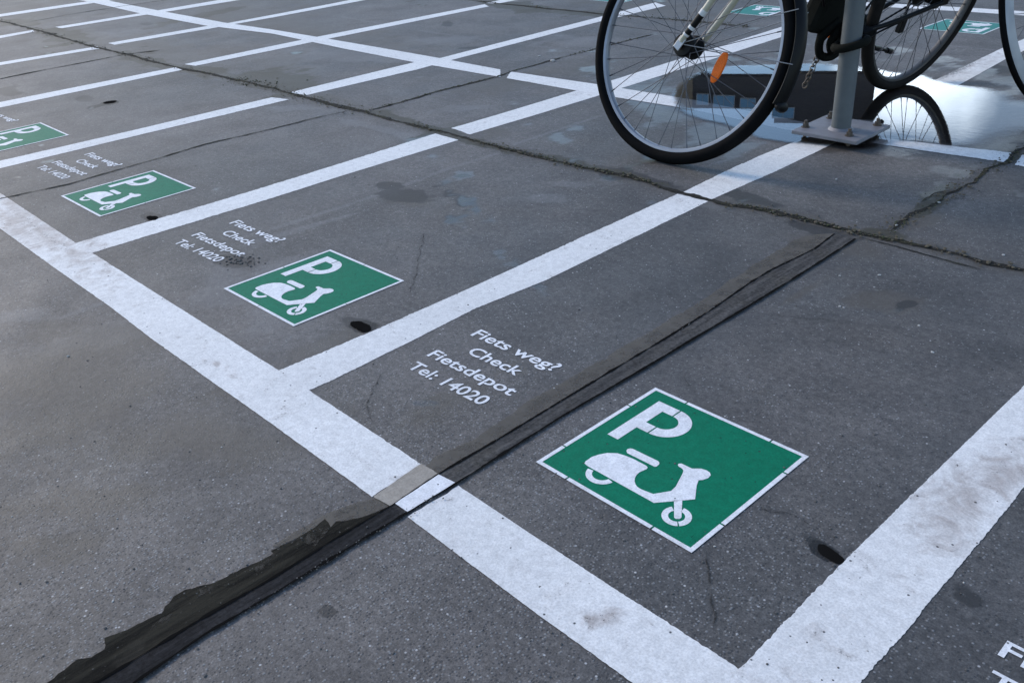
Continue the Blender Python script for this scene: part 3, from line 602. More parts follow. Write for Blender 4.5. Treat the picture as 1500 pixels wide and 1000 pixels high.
wp = [(*G(a, b)[:2], 0, r) for a, b, r in [(810, 90, .012), (1313, 331, .006), (1288, 403, .003), (1230, 449, .003), (1236, 451, .003), (1346, 477, .003), (1366, 516, .003), (812, 569, .003), (100, 522, .004), (1225, 263, .004), (1230, 404, .003), (1375, 297, .005), (1470, 374, .004), (790, 83, .006)]]
for _ in range(150):
    q = G(rng.random()*1500, 250+750*rng.random()); wp.append((q[0], q[1], 0, .0007+.0012*rng.random()**2))
blobs('pale_chips', wp, MAT['pale'], 'tiny pale stone chips on the asphalt', .5)
# ------------------------------------------------------------------ painted parking symbols
SC = dict(body=[(.187, .182), (.185, .234), (.198, .274), (.222, .316), (.262, .350), (.305, .362), (.351, .369), (.440, .369), (.456, .362), (.461, .348), (.455, .322), (.451, .300), (.455, .274), (.464, .250), (.480, .228), (.500, .211), (.520, .202), (.545, .200), (.612, .212), (.661, .291), (.656, .335), (.618, .440), (.606, .464), (.592, .474), (.566, .477), (.555, .484), (.552, .496), (.562, .507), (.626, .509), (.660, .540), (.690, .548), (.712, .543), (.728, .528), (.732, .500), (.722, .470), (.708, .453), (.727, .411), (.785, .319), (.758, .285), (.657, .160), (.221, .159), (.195, .165)],
          seat=[(.283, .399), (.277, .414), (.283, .430), (.296, .436), (.461, .442), (.474, .436), (.482, .424), (.484, .399), (.478, .391), (.299, .386)],
          fork=[(.716, .242), (.745, .270), (.820, .164), (.8195, .150), (.806, .138), (.795, .140)])
def arc(cx, cy, R, r, a0, a1, n=28):
    A = [math.radians(a0+(a1-a0)*i/n) for i in range(n+1)]
    return [(cx+R*math.cos(t), cy+R*math.sin(t)) for t in A]+[(cx+r*math.cos(t), cy+r*math.sin(t)) for t in reversed(A)]
PLET = [[(.108, .447), (.182, .447), (.182, .606), (.257, .606), (.257, .680), (.189, .680), (.189, .824), (.257, .824), (.257, .898), (.108, .898)],
        arc(.266, .752, .146, .072, -90, 90)]
def fan(polys, M2, org, z):
    V = []; Fc = []
    for P in polys:
        Q = [(*(np.array(M2) @ np.array(p)+org), z) for p in P]; b = len(V)
        for t in tessellate_polygon([[Vector(q) for q in Q]]): Fc.append(up3(Q, t, b))
        V += Q
    return V, Fc
def symbol(o2, M2, label, green, gaps=True, wear=0):
    root = empty('scooter_parking_symbol', (float(o2[0]), float(o2[1]), 0))
    O = np.zeros(2)
    n = 24; V = []; Fc = []
    for j in range(n+1):
        for i in range(n+1):
            q = np.array(M2) @ np.array((.008+.984*i/n, .008+.984*j/n)); V.append((q[0], q[1], .0008))
    for j in range(n):
        for i in range(n): a = j*(n+1)+i; Fc.append((a, a+1, a+n+2, a+n+1))
    o = mesh('green_field', V, Fc, green, root); fixup(o); base_attr(o, wear)
    e = .024; g = .006; segs = []
    for fx in (((0, .21), (.22, .76), (.77, 1)) if gaps else ((0, .5), (.506, 1))):
        a, b = fx; segs.append([(a, 0), (b, 0), (b-(e if b == 1 else 0), e), (a+(e if a == 0 else 0), e)])
        segs.append([(1-a, 1), (1-b, 1), (1-b+(e if b == 1 else 0), 1-e), (1-a-(e if a == 0 else 0), 1-e)])
    for fx in (((0, .25), (.26, .79), (.80, 1)) if gaps else ((0, .46), (.466, 1))):
        a, b = fx; segs.append([(1, a), (1, b), (1-e, b-(e if b == 1 else 0)), (1-e, a+(e if a == 0 else 0))])
        segs.append([(0, 1-a), (0, 1-b), (e, 1-b+(e if b == 1 else 0)), (e, 1-a-(e if a == 0 else 0))])
    for nm, polys in (('white_border', segs), ('letter', PLET)):
        V, Fc = fan(polys, M2, O, .0012); o = mesh(nm, V, Fc, MAT['white2'], root); fixup(o); base_attr(o, wear)
    wheels = [arc(.797, .157, .072, .040, 146, 311), arc(.797, .157, .072, .040, -43, 98), arc(.322, .160, .085, .052, 190, 350)]
    V, Fc = fan([SC['body'], SC['seat'], SC['fork']]+wheels, M2, O, .0012)
    o = mesh('scooter_pictogram', V, Fc, MAT['white2'], root); fixup(o); base_attr(o, wear)
    tag(root, label, 'painted symbol', 'green scooter parking symbols'); return root
def base_attr(o, wear=0):
    for nm in ('dirt', 'wear'):
        at = o.data.attributes.new(nm, 'FLOAT', 'POINT'); at.data.foreach_set('value', [float(wear)]*len(o.data.vertices))
def cornersym(c00, c10, c01, label, green, gaps=False, wear=0):
    a, b, c = [G(*p)[:2] for p in (c00, c10, c01)]
    symbol(a, np.stack([b-a, c-a], 1), label, green, gaps, wear)
cornersym((785, 677), (1013, 810), (960, 568), 'largest green square with white P and scooter, nearest the camera at the lower right', MAT['green'], True)
cornersym((327.5, 423), (430, 478.5), (484, 366), 'green square with white P and scooter in the second bay, left of centre', MAT['green'])
cornersym((89, 287.5), (146, 318), (225, 250), 'green square with white P and scooter in the third bay, near the left edge', MAT['green'])
q4 = G(60, 180)[:2]; ex = np.array([.316, 0.0]); ey = np.array([0.0, .316])
symbol(q4-ey, np.stack([ex, ey], 1), 'green square with white P cut off by the left edge', MAT['green'], False)
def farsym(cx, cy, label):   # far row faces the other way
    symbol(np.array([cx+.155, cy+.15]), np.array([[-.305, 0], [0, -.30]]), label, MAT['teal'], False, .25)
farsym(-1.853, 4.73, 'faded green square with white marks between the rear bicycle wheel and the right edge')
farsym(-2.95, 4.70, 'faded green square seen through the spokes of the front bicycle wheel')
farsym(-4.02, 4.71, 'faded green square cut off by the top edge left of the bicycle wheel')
# ------------------------------------------------------------------ stencilled text
def textmesh(lines):
    V = []; Fc = []; dg = bpy.context.evaluated_depsgraph_get()
    for body, x0, x1, y, cap in lines:
        cu_ = bpy.data.curves.new('t', 'FONT'); cu_.body = body; cu_.size = 1; cu_.offset = .017; cu_.resolution_u = 4
        o = bpy.data.objects.new('t', cu_); C.objects.link(o); bpy.context.view_layer.update()
        dg = bpy.context.evaluated_depsgraph_get(); m = o.evaluated_get(dg).to_mesh()
        P = np.array([v.co[:] for v in m.vertices]); fs = [tuple(p.vertices) for p in m.polygons]
        mn, mx = P[:, 0].min(), P[:, 0].max(); k = (x1-x0)/(mx-mn); ky = cap/.70
        b = len(V); V += [(x0+(q[0]-mn)*k, y+q[1]*ky, .0010) for q in P]; Fc += [tuple(i+b for i in f) for f in fs]
        o.to_mesh_clear(); bpy.data.objects.remove(o); bpy.data.curves.remove(cu_)
    return V, Fc
LINES = [('Fiets weg?', -1.312, -1.076, 1.065, .0315), ('Check', -1.262, -1.120, 1.008, .030), ('Fietsdepot', -1.317, -1.077, .949, .030), ('Tel: 14020', -1.311, -1.095, .892, .030)]
TL = [textmesh([l]) for l in LINES]
def text(dx, dy, label, rot=0.0, sx=1.0, wear=0.0):
    c = np.array([-1.195, .98]); cr, sr = math.cos(rot), math.sin(rot)
    root = empty('painted_notice', (c[0]+dx, c[1]+dy, 0))
    for TV, TF in TL:
        V = [((v[0]-c[0])*sx*cr-(v[1]-c[1])*sr, (v[0]-c[0])*sx*sr+(v[1]-c[1])*cr, v[2]) for v in TV]
        o = mesh('text_line', V, TF, MAT['white2'], root); fixup(o); base_attr(o, wear)
    tag(root, label, 'painted text', 'painted phone notices')
text(0, 0, 'white four line notice beside the joint bar, left of the largest green square', .02)
text(-1.029, 0, 'white four line notice above the green square left of centre', .05, 1.03, .12)
text(-2.115, .004, 'small worn white notice beyond the third green square, by the thin slab joint', .05, 1.05, .2)
text(1.119, -.012, 'white notice cut off by the bottom right corner')
text(-3.14, -.012, 'tiny faded white notice at the left edge above the leftmost green square', .05, 1.05, .35)
# ------------------------------------------------------------------ puddle
pud = [(986, 142), (992, 128), (1004, 117), (1018, 109), (1040, 101), (1080, 97), (1130, 96), (1190, 94), (1240, 97), (1280, 101), (1300, 106), (1330, 110), (1352, 112), (1368, 119), (1400, 126), (1440, 130), (1470, 137), (1484, 147), (1510, 150), (1600, 158), (1640, 190), (1560, 203), (1500, 195), (1460, 202), (1430, 213), (1395, 216), (1350, 208), (1310, 208), (1290, 216), (1262, 219), (1230, 214), (1190, 212), (1150, 209), (1112, 203), (1088, 192), (1060, 182), (1030, 176), (1005, 168), (990, 158)]
def puddle():
    W = np.array(GL(pud)); x0, y0 = W.min(0)-.02; x1, y1 = W.max(0)+.02; st = .012
    xs = np.arange(x0, x1, st); ys = np.arange(y0, y1, st); X, Y = np.meshgrid(xs, ys)
    ins = np.zeros(X.shape, bool); j = len(W)-1
    for i in range(len(W)):
        c = ((W[i, 1] > Y) != (W[j, 1] > Y)) & (X < (W[j, 0]-W[i, 0])*(Y-W[i, 1])/(W[j, 1]-W[i, 1]+1e-12)+W[i, 0]); ins ^= c; j = i
    d = pdist(X, Y, list(W)+[W[0]]); sdist = np.where(ins, d, -d)
    idx = -np.ones(X.shape, int); keep = sdist > -.03; idx[keep] = np.arange(keep.sum())
    V = np.stack([X[keep], Y[keep], np.full(keep.sum(), .0028)], 1)
    Fc = []
    for j in range(X.shape[0]-1):
        for i in range(X.shape[1]-1):
            q = (idx[j, i], idx[j, i+1], idx[j+1, i+1], idx[j+1, i])
            if min(q) >= 0: Fc.append(tuple(int(k) for k in q))
    o = mesh('puddle', V, Fc, MAT['water'], None, True)
    cq = G(1480, 175)[:2]; soft = np.clip(1.2-np.hypot(V[:, 0]-cq[0], V[:, 1]-cq[1])/.45, 0, 1); film = np.clip(.42+sdist[keep]/(.05+.16*soft)-.15*soft, 0, 1)
    a = o.data.attributes.new('film', 'FLOAT', 'POINT'); a.data.foreach_set('value', film)
    c = G(1530, 195)[:2]; rp = .3*np.clip(1.1-np.hypot(V[:, 0]-c[0], V[:, 1]-c[1])/.5, .015, 1)
    edge = np.clip(1-sdist[keep]/.05, 0, 1)*.25
    a = o.data.attributes.new('ripple', 'FLOAT', 'POINT'); a.data.foreach_set('value', np.maximum(rp, edge))
    tag(o, 'shallow puddle reflecting a dark building and bright sky', None, None, 'structure')
puddle()
# ------------------------------------------------------------------ post with base plate
def post():
    zt = .034
    P = [G(a, b, zt) for a, b in [(1156, 191), (1254.6, 206.5), (1305.6, 184), (1214, 168)]]
    ctr = sum(P)/4; root = empty('steel_post', (float(ctr[0]), float(ctr[1]), 0)); L = np.array([ctr[0], ctr[1], 0.])
    e1 = (P[1]-P[0]+P[2]-P[3])/2; e2 = (P[3]-P[0]+P[2]-P[1])/2; hw = (np.linalg.norm(e1)+np.linalg.norm(e2))/4
    e1 = e1/np.linalg.norm(e1); e2 = np.cross([0, 0, 1.], e1)
    if e2 @ (P[3]-P[0]) < 0: e2 = -e2
    b = B(); b.box((0, 0, zt-.006), e1, e2, (0, 0, 1), hw, hw, .006); b.build('base_plate', MAT['galvp'], root, False, .002)
    c = G(1231.5, 189, zt)-L; c[2] = 0
    b = B(); b.tube([c+[0, 0, z] for z in (zt-.001, .4, .8, 1.35)], .0305, 32, True); b.build('post_tube', MAT['galv'], root)
    b = B(); prof = [(.0305, zt), (.040, zt), (.036, zt+.004), (.0305, zt+.008)]
    b.rev(c, np.array([0, 0, 1.]), e1, e2, prof, 32); b.build('weld_collar', MAT['galvp'], root)
    for a, bb in [(1180, 186), (1216.5, 173), (1285.5, 183.5), (1244, 199)]:
        q = G(a, bb, zt)-L; q[2] = 0
        b = B(); z = zt
        th = [(math.cos(k*math.pi/3), math.sin(k*math.pi/3)) for k in range(6)]
        b.rev(q+[0, 0, 0], np.array([0, 0, 1.]), e1, e2, [(.0001, z), (.014, z), (.014, z+.002), (.0001, z+.002)], 20)
        V = [q+[.0105*x, .0105*y, zz] for zz in (z+.002, z+.012) for x, y in th]
        b.add(V, [tuple(range(5, -1, -1)), tuple(range(6, 12))]+[(k, (k+1) % 6, 6+(k+1) % 6, 6+k) for k in range(6)])
        b.tube([q+[0, 0, .001], q+[0, 0, z+.022]], .0055, 12); b.build('anchor_bolt', MAT['bolt'], root)
        b = B(); b.rev(q, np.array([0, 0, 1.]), e1, e2, [(.0001, .008), (.011, .008), (.011, .021), (.0001, .021)], 6); b.build('levelling_nut', MAT['bolt'], root)
    tag(root, 'grey galvanised steel post on a square bolted base plate at the puddle', 'post')
    return L+c
POSTC = post()
# ------------------------------------------------------------------ bicycles
UP = np.array([0, 0, 1.])
def basis(az, le):
    a = np.array([math.cos(az), math.sin(az), 0]); s = np.cross(a, UP); v = math.cos(le)*UP+math.sin(le)*s
    return a, v, np.cross(a, v)
RT = .3505
def wheel(name, root, T, c, a, v, n, tyre, rim, hubw=.032, hubr=.018, rot=0., spoke_mat=None, slim=False):
    """rim mesh as the wheel, with tyre, hub and spokes under it"""
    b = B(T); b.rev(c, n, a, v, [(.3135, -.0125), (.3150, -.0125), (.3150, .0125), (.3135, .0125), (.3065, .0115), (.3035, .006), (.3035, -.006), (.3065, -.0115)], 96)
    if slim: b = B(T); b.rev(c, n, a, v, [(.338, -.0095), (.338, .0095), (.330, .0125), (.292, .0125), (.286, .006), (.286, -.006), (.292, -.0125), (.330, -.0125)], 96)
    w_ = b.build(name, rim, root)
    pr = []
    for k in range(16):
        t = 2*math.pi*k/16; pr.append((.341+.0080*math.cos(t), .0100*math.sin(t)) if slim else (.3315+.0195*math.cos(t), .0215*math.sin(t)))
    b = B(T); b.rev(c, n, a, v, pr, 110); b.build('tyre', tyre, w_)
    b = B(T)
    pf = [(.0001, -hubw-.022), (.006, -hubw-.022), (.006, -hubw-.010), (hubr+.008, -hubw-.006), (hubr+.012, -hubw+.001), (hubr+.012, -hubw+.004), (hubr, -hubw+.009), (hubr, hubw-.009), (hubr+.012, hubw-.004), (hubr+.012, hubw-.001), (hubr+.008, hubw+.006), (.006, hubw+.010), (.006, hubw+.022), (.0001, hubw+.022)]
    b.rev(c, n, a, v, pf, 28); b.build('hub', MAT['black'], w_)
    b = B(T)
    for s in (-1, 1): b.rev(c+n*s*(hubw+.020), n, a, v, [(.0001, -.004), (.010, -.004), (.010, .004), (.0001, .004)], 6)
    b.build('axle_nut', MAT['steel'], w_)
    for k in range(36):
        s = 1 if k % 2 else -1; g = (k//2) % 2; th = rot+2*math.pi*k/36
        off = math.radians(62)*(1 if g else -1); hr = hubr+.0085
        p0 = c+hr*(math.cos(th+off)*a+math.sin(th+off)*v)+n*s*(hubw-.001)
        p1 = c+.304*(math.cos(th)*a+math.sin(th)*v)+n*s*.003
        b = B(T); b.tube([p0, p1], .00115, 6); b.tube([p1, p1+(p0-p1)*.05], .0021, 6); b.build('spoke', spoke_mat or MAT['spoke'], w_)
    return w_
def roundpts(P, k=6):
    """smooth a polyline by Catmull-Rom"""
    P = [np.array(p, float) for p in P]; Q = [P[0]*2-P[1]]+P+[P[-1]*2-P[-2]]; out = []
    for i in range(1, len(Q)-2):
        for j in range(k):
            t = j/k; out.append(.5*((2*Q[i])+(-Q[i-1]+Q[i+1])*t+(2*Q[i-1]-5*Q[i]+4*Q[i+1]-Q[i+2])*t*t+(-Q[i-1]+3*Q[i]-3*Q[i+1]+Q[i+2])*t**3))
    out.append(P[-1]); return out
def fender(b, c, a, v, n, R, t0, t1, hw=.029, dep=.018, th=.0012):
    pr = []
    K = 9
    for i in range(K):
        u = -1+2*i/(K-1); pr.append((R-dep*(u*u), hw*u))
    pr += [(r-th*2, h*(1-th/hw)) for r, h in reversed(pr)]
    b.rev(c, n, a, v, pr, 40, t0, t1)
def bicycle(label, cr, ar, vr, nr, cf, af, vf, nf, frame_mat, tyre_f, tyre_r, rim_f, rim_r, rot=0., extras=True, fork_mat=None):
    """cr: rear hub; ar: rearwards unit vector in the frame plane, vr up, nr across.
       cf: front hub; af: rearwards in the front wheel's plane, vf up, nf across"""
    fw = -ar; base = cr-vr*RT
    Mx = np.eye(4); Mx[:3, 0] = fw; Mx[:3, 1] = np.cross(vr, fw); Mx[:3, 2] = vr; Mx[:3, 3] = base
    root = empty('bicycle'); root.matrix_world = Matrix(Mx.tolist()); T = np.linalg.inv(Mx)
    fm = fork_mat or frame_mat
    W = lambda f_, u_, s_=0.: cr+fw*f_+vr*u_+nr*s_
    # front assembly
    s = .272*af+.963*vf; s /= np.linalg.norm(s)
    crown = cf+.172*af+.392*vf; top = crown+s*.20
    fwheel = wheel('front_wheel', root, T, cf, af, vf, nf, tyre_f, rim_f, .030, .024, rot, slim=not extras)
    fk = B(T)
    fk.tube([crown-nf*.055-s*.0, crown+nf*.055-s*.0], .012, 12)
    fk.tube([crown-s*.02, crown+s*.03], .016, 14)
    fork = fk.build('fork', fm, root)
    for sg in (-1, 1):
        P = roundpts([cf+af*x+vf*y+nf*sg*z for x, y, z in [(.004, .006, .052), (.012, .020, .052), (.040, .062, .052), (.088, .142, .053), (.122, .225, .054), (.150, .315, .054), (.170, .388, .053)]])
        R = np.linspace(.0078, .0125, len(P)); b = B(T); b.tube(P, list(R), 14); bl = b.build('fork_blade', fm, fork)
        b = B(T); b.box(cf+af*.001+vf*.002+nf*sg*.052, af+vf*1.6, nf, np.cross(af+vf*1.6, nf), .020, .0022, .012); b.build('dropout', MAT['steel'] if fork_mat else fm, bl, False, .001)
        if extras and sg == 1:
            def ring(i0, i1, mat, ex=.0009):
                b = B(T); b.tube(P[i0:i1], [r+ex for r in R[i0:i1]], 14); b.build('decal', mat, bl)
            ring(8, 15, MAT['black']); ring(7, 9, MAT['stripe'], .0013); ring(10, 12, MAT['stripe'], .0013); ring(14, 16, MAT['stripe'], .0011)
    b = B(T); fender(b, cf, af, vf, nf, .376, math.radians(-21), math.radians(128)); fen = b.build('front_mudguard', MAT['black'], root)
    b = B(T)
    ang = math.radians(-21); e = cf+.372*(math.cos(ang)*af+math.sin(ang)*vf); dn = -(math.cos(ang+1.57)*af+math.sin(ang+1.57)*vf)
    b.rev(e, nf, math.cos(ang)*af+math.sin(ang)*vf, dn, [(.0001, -.026), (.010, -.022), (.0155, -.010), (.0165, .0), (.0155, .010), (.010, .022), (.0001, .026)], 20); b.build('mudguard_tip', MAT['black'], fen)
    for an in (20, -3):
        for sg in (-1, 1):
            t = math.radians(an); d = math.cos(t)*af+math.sin(t)*vf
            b = B(T); b.tube([cf+nf*sg*.050, cf+d*.33+nf*sg*.036, cf+d*.366+nf*sg*.0285], .0015, 6); b.build('mudguard_stay', MAT['steel'], fen)
    # reflector in the spokes
    if extras:
        c0 = hit(1053.5, 99, cf+nf*.012, nf); d1 = hit(1063, 80, c0, nf)-hit(1044, 120, c0, nf); d1 /= np.linalg.norm(d1); d2 = np.cross(nf, d1)
        b = B(T); V = []; K = 20
        for zz, sc in ((-.004, .9), (-.002, 1.), (.002, 1.), (.0045, .86)):
            for k in range(K):
                t = 2*math.pi*k/K; ex = math.copysign(abs(math.cos(t))**.9, math.cos(t)); V.append(c0+d1*.048*sc*ex+d2*.0165*sc*math.sin(t)+nf*zz)
        Fc = [tuple(range(K-1, -1, -1)), tuple(range(3*K, 4*K))]+[(r*K+k, r*K+(k+1) % K, (r+1)*K+(k+1) % K, (r+1)*K+k) for r in range(3) for k in range(K)]
        b.add(V, Fc); b.build('spoke_reflector', MAT['orange'], fwheel)
    # head tube, stem, handlebar
    b = B(T); b.tube([crown+s*.025, crown+s*.175], .018, 16); hd = b.build('head_tube', frame_mat, root)
    b = B(T); b.tube([top-s*.03, top+s*.16], .011, 12)
    st = b.build('stem', MAT['steel'], root)
    hb = top+s*.16; b = B(T)
    P = roundpts([hb+nf*x+af*y+s*z for x, y, z in [(-.29, .23, .06), (-.29, .12, .07), (-.25, .03, .07), (-.13, -.03, .03), (0, 0, 0), (.13, -.03, .03), (.25, .03, .07), (.29, .12, .07), (.29, .23, .06)]])
    b.tube(P, .0112, 10); bar_ = b.build('handlebar', MAT['steel'], root)
    for sg in (-1, 1):
        b = B(T); b.tube([hb+nf*sg*.29+af*.13+s*.07, hb+nf*sg*.29+af*.245+s*.059], .016, 12); b.build('grip', MAT['tyre'], bar_)
    # lamp on the crown
    lc = crown+s*.12-af*.055
    b = B(T); b.rev(lc, -af, s, nf, [(.0001, -.03), (.02, -.028), (.033, -.01), (.036, .018), (.034, .024), (.0001, .026)], 20); b.build('headlamp', MAT['black'], root)
    # frame tubes
    BB = W(.47, -.06); ST = W(.285, .47); hl = crown+s*.055; hu = crown+s*.15
    b = B(T)
    b.tube(roundpts([hl, hl+(BB-hl)*.5-vr*.05, BB]), .016, 14); b.tube(roundpts([hu, hu+(W(.37, .24)-hu)*.55-vr*.05, W(.375, .22)]), .0145, 14)
    b.tube([BB, ST], .0145, 14)
    b.tube([BB-nr*.036, BB+nr*.036], .021, 18)
    for sg in (-1, 1):
        b.tube(roundpts([BB+nr*sg*.016, W(.30, -.045, sg*.040), W(.02, -.004, sg*.062)]), .0085, 10); b.tube(roundpts([W(.30, .43, sg*.012), W(.2, .28, sg*.05), W(.005, .01, sg*.062)]), .0065, 10)
        b.box(W(.0, 0, sg*.062), fw, vr, nr, .022, .014, .002)
    b.build('frame', frame_mat, root)
    rw_ = wheel('rear_wheel', root, T, cr, ar, vr, nr, tyre_r, rim_r, .034, .027, rot+.4)
    b = B(T); b.rev(cr-nr*.030, nr, ar, vr, [(.0001, -.012), (.036, -.012), (.036, -.008), (.05, -.006), (.05, .0), (.0001, .0)], 28); b.build('sprocket', MAT['black'], rw_)
    b = B(T); fender(b, cr, ar, vr, nr, .378, math.radians(-10), math.radians(178)) if not extras else fender(b, cr, ar, vr, nr, .378, math.radians(8), math.radians(160)); rf = b.build('rear_mudguard', MAT['black'], root)
    for sg in (-1, 1):
        t = math.radians(14); d = math.cos(t)*ar+math.sin(t)*vr; b = B(T); b.tube([cr+nr*sg*.055, cr+d*.34+nr*sg*.036, cr+d*.372+nr*sg*.029], .002, 6); b.build('mudguard_stay', MAT['black'], rf)
    # saddle
    b = B(T); b.tube([ST-vr*.02, W(.235, .64)], .0125, 12); b.build('seat_post', MAT['steel'], root)
    V = []; K = 12; rows = 14
    for i in range(rows+1):
        u = i/rows; x = -.13+.27*u; hwid = .016+.075*max(0, 1-u/.62)**.8 if u < .62 else .016+.006*math.sin((u-.62)*8)
        if i == 0: hwid *= .55
        if i == rows: hwid *= .4
        for k in range(K):
            t = 2*math.pi*k/K; V.append(W(.235+x, .675+(.024 if math.sin(t) > 0 else .030)*math.sin(t)*(.7+.3*math.cos(u*3))+.02*(u-.5)**2, hwid*math.cos(t)))
    Fc = [(i*K+k, i*K+(k+1) % K, (i+1)*K+(k+1) % K, (i+1)*K+k) for i in range(rows) for k in range(K)]+[tuple(range(K-1, -1, -1)), tuple(rows*K+k for k in range(K))]
    b = B(T); b.add(V, Fc); b.build('saddle', MAT['saddle'], root)
    # drive train on the far side (right hand side of the machine)
    sd_ = -1
    b = B(T); prof = [(.088, -.0015), (.094, -.0015), (.094, .0015), (.088, .0015)]
    b.rev(BB+nr*sd_*.045, nr, ar, vr, prof, 48)
    for k in range(5):
        t = k*2*math.pi/5; b.tube([BB+nr*sd_*.045, BB+nr*sd_*.045+.09*(math.cos(t)*ar+math.sin(t)*vr)], .005, 6)
    b.build('chainring', MAT['black'], root)
    b = B(T); o = nr*sd_*.045
    loop = [BB+o+.091*(math.cos(t)*fw+math.sin(t)*vr) for t in np.linspace(math.radians(82), math.radians(-98), 18)]
    loop += [cr+o+.037*(math.cos(t)*fw+math.sin(t)*vr) for t in np.linspace(math.radians(-98), math.radians(-278), 12)]
    L2 = []
    for i in range(len(loop)):
        a_, b_ = loop[i], loop[(i+1) % len(loop)]; m = max(1, int(np.linalg.norm(b_-a_)/.0127))
        for j in range(m): L2.append(a_+(b_-a_)*j/m)
    b.tube(L2, [.0042 if i % 2 else .0028 for i in range(len(L2))], 6, closed=True); b.build('drive_chain', MAT['black'], root)
    b = B(T)   # chain guard: flat plate over the upper run
    for (f0, u0), (f1, u1) in (((.60, -.03), (.50, .05)), ((.50, .05), (.30, .035)), ((.30, .035), (-.02, -.0))):
        p0, p1 = W(f0, u0, sd_*.056), W(f1, u1, sd_*.056); b.box((p0+p1)/2, p1-p0, np.cross(nr, p1-p0), nr, np.linalg.norm(p1-p0)/2+.006, .020, .0015)
    b.build('chain_guard', MAT['black'], root, False, .001)
    for sg, an in ((1, math.radians(28)), (-1, math.radians(208))):
        d = math.cos(an)*fw+math.sin(an)*vr; p0 = BB+nr*sg*.052; p1 = p0+d*.165+nr*sg*.012
        b = B(T); b.tube([p0, p0+d*.02, p1], [.014, .011, .009], 10); b.tube([BB, p0+nr*sg*.006], .009, 10); cr_ = b.build('crank_arm', MAT['black'], root)
        pc = p1+nr*sg*.055; b = B(T); b.box(pc, nr, fw, vr, .044, .030, .009); b.tube([p1, pc], .005, 8); pd = b.build('pedal', MAT['tyre'], cr_, False, .003)
        for q in (-1, 1): b = B(T); b.box(pc+fw*.0305*q, nr, vr, fw, .030, .0065, .0015); b.build('pedal_reflector', MAT['orange'], pd, False)
    # kick stand folded back on the far side
    k0, k1 = W(.50, -.085, -.03), W(.02, -.225, -.055)
    b = B(T); b.tube([k0, k0+(k1-k0)*.62, k1], [.0068, .0068, .006], 10); b.tube([k0+(k1-k0)*.68, k0+(k1-k0)*.80], .0095, 10); b.tube([k0+(k1-k0)*.92, k1], .0105, 10); b.build('kickstand', MAT['black'], root)
    if extras:   # dynamo / brake block hanging below the rear hub, cables and an added dark clutter block at the bracket
        b = B(T); b.box(W(.066, -.105, -.03), fw, vr, nr, .014, .030, .010); b.tube([W(.066, -.08, -.03), W(.03, -.01, -.05)], .006, 8); b.build('chain_tensioner', MAT['black'], root, False, .002)
        b = B(T)
        b.tube(roundpts([hl, W(.8, .2, .03), W(.66, .02, .035), W(.52, -.03, .03), W(.4, .05, .02)]), .004, 8)
        b.tube(roundpts([hu, W(.75, .16, -.02), W(.62, -.02, .04), W(.5, -.1, .035), W(.3, -.07, .03), W(.05, -.01, .06)]), .0035, 8)
        b.build('brake_cable', MAT['black'], root)
        b = B(T); b.box(W(.635, .055, .01), fw+vr*.25, nr, vr-fw*.25, .085, .035, .085); b.build('dark_clutter', MAT['sleeve'], root, False, .02)  # plain block added to fill the dark mass here, not a real bag
    tag(root, label, 'bicycle', 'bicycles parked at the posts'); return root
KK = 1.13
def wc(q):
    cx, cy, R, az, le = q; return np.array([cx*S, cy*S, RT*math.cos(le)+.0005])
q1 = (-1.902, 2.5914, .349, .0299, -.3191); q2 = (-1.6533, 3.8389, .349, 1.4707, .2459)
a1, v1, n1 = basis(q1[3], q1[4]); a2, v2, n2 = basis(q2[3], q2[4])
bicycle('bicycle with cream fork and orange spoke reflector leaning on the steel post', wc(q2), a2, v2, n2, wc(q1), a1, v1, n1, MAT['black'], MAT['tyre'], MAT['tyre2'], MAT['rim'], MAT['rimd'], .05, True, MAT['cream'])
q3 = (-1.2083, 3.8926, .349, 1.4587, -.2599); a3, v3, n3 = basis(q3[3], q3[4]); c3 = wc(q3)
cr3 = c3+a3*1.12
bicycle('bicycle at the right edge showing only part of its silver front wheel', cr3, a3, v3, n3, c3, a3, v3, n3, MAT['black'], MAT['tyre'], MAT['tyre'], MAT['rim'], MAT['rim'], .0, False)
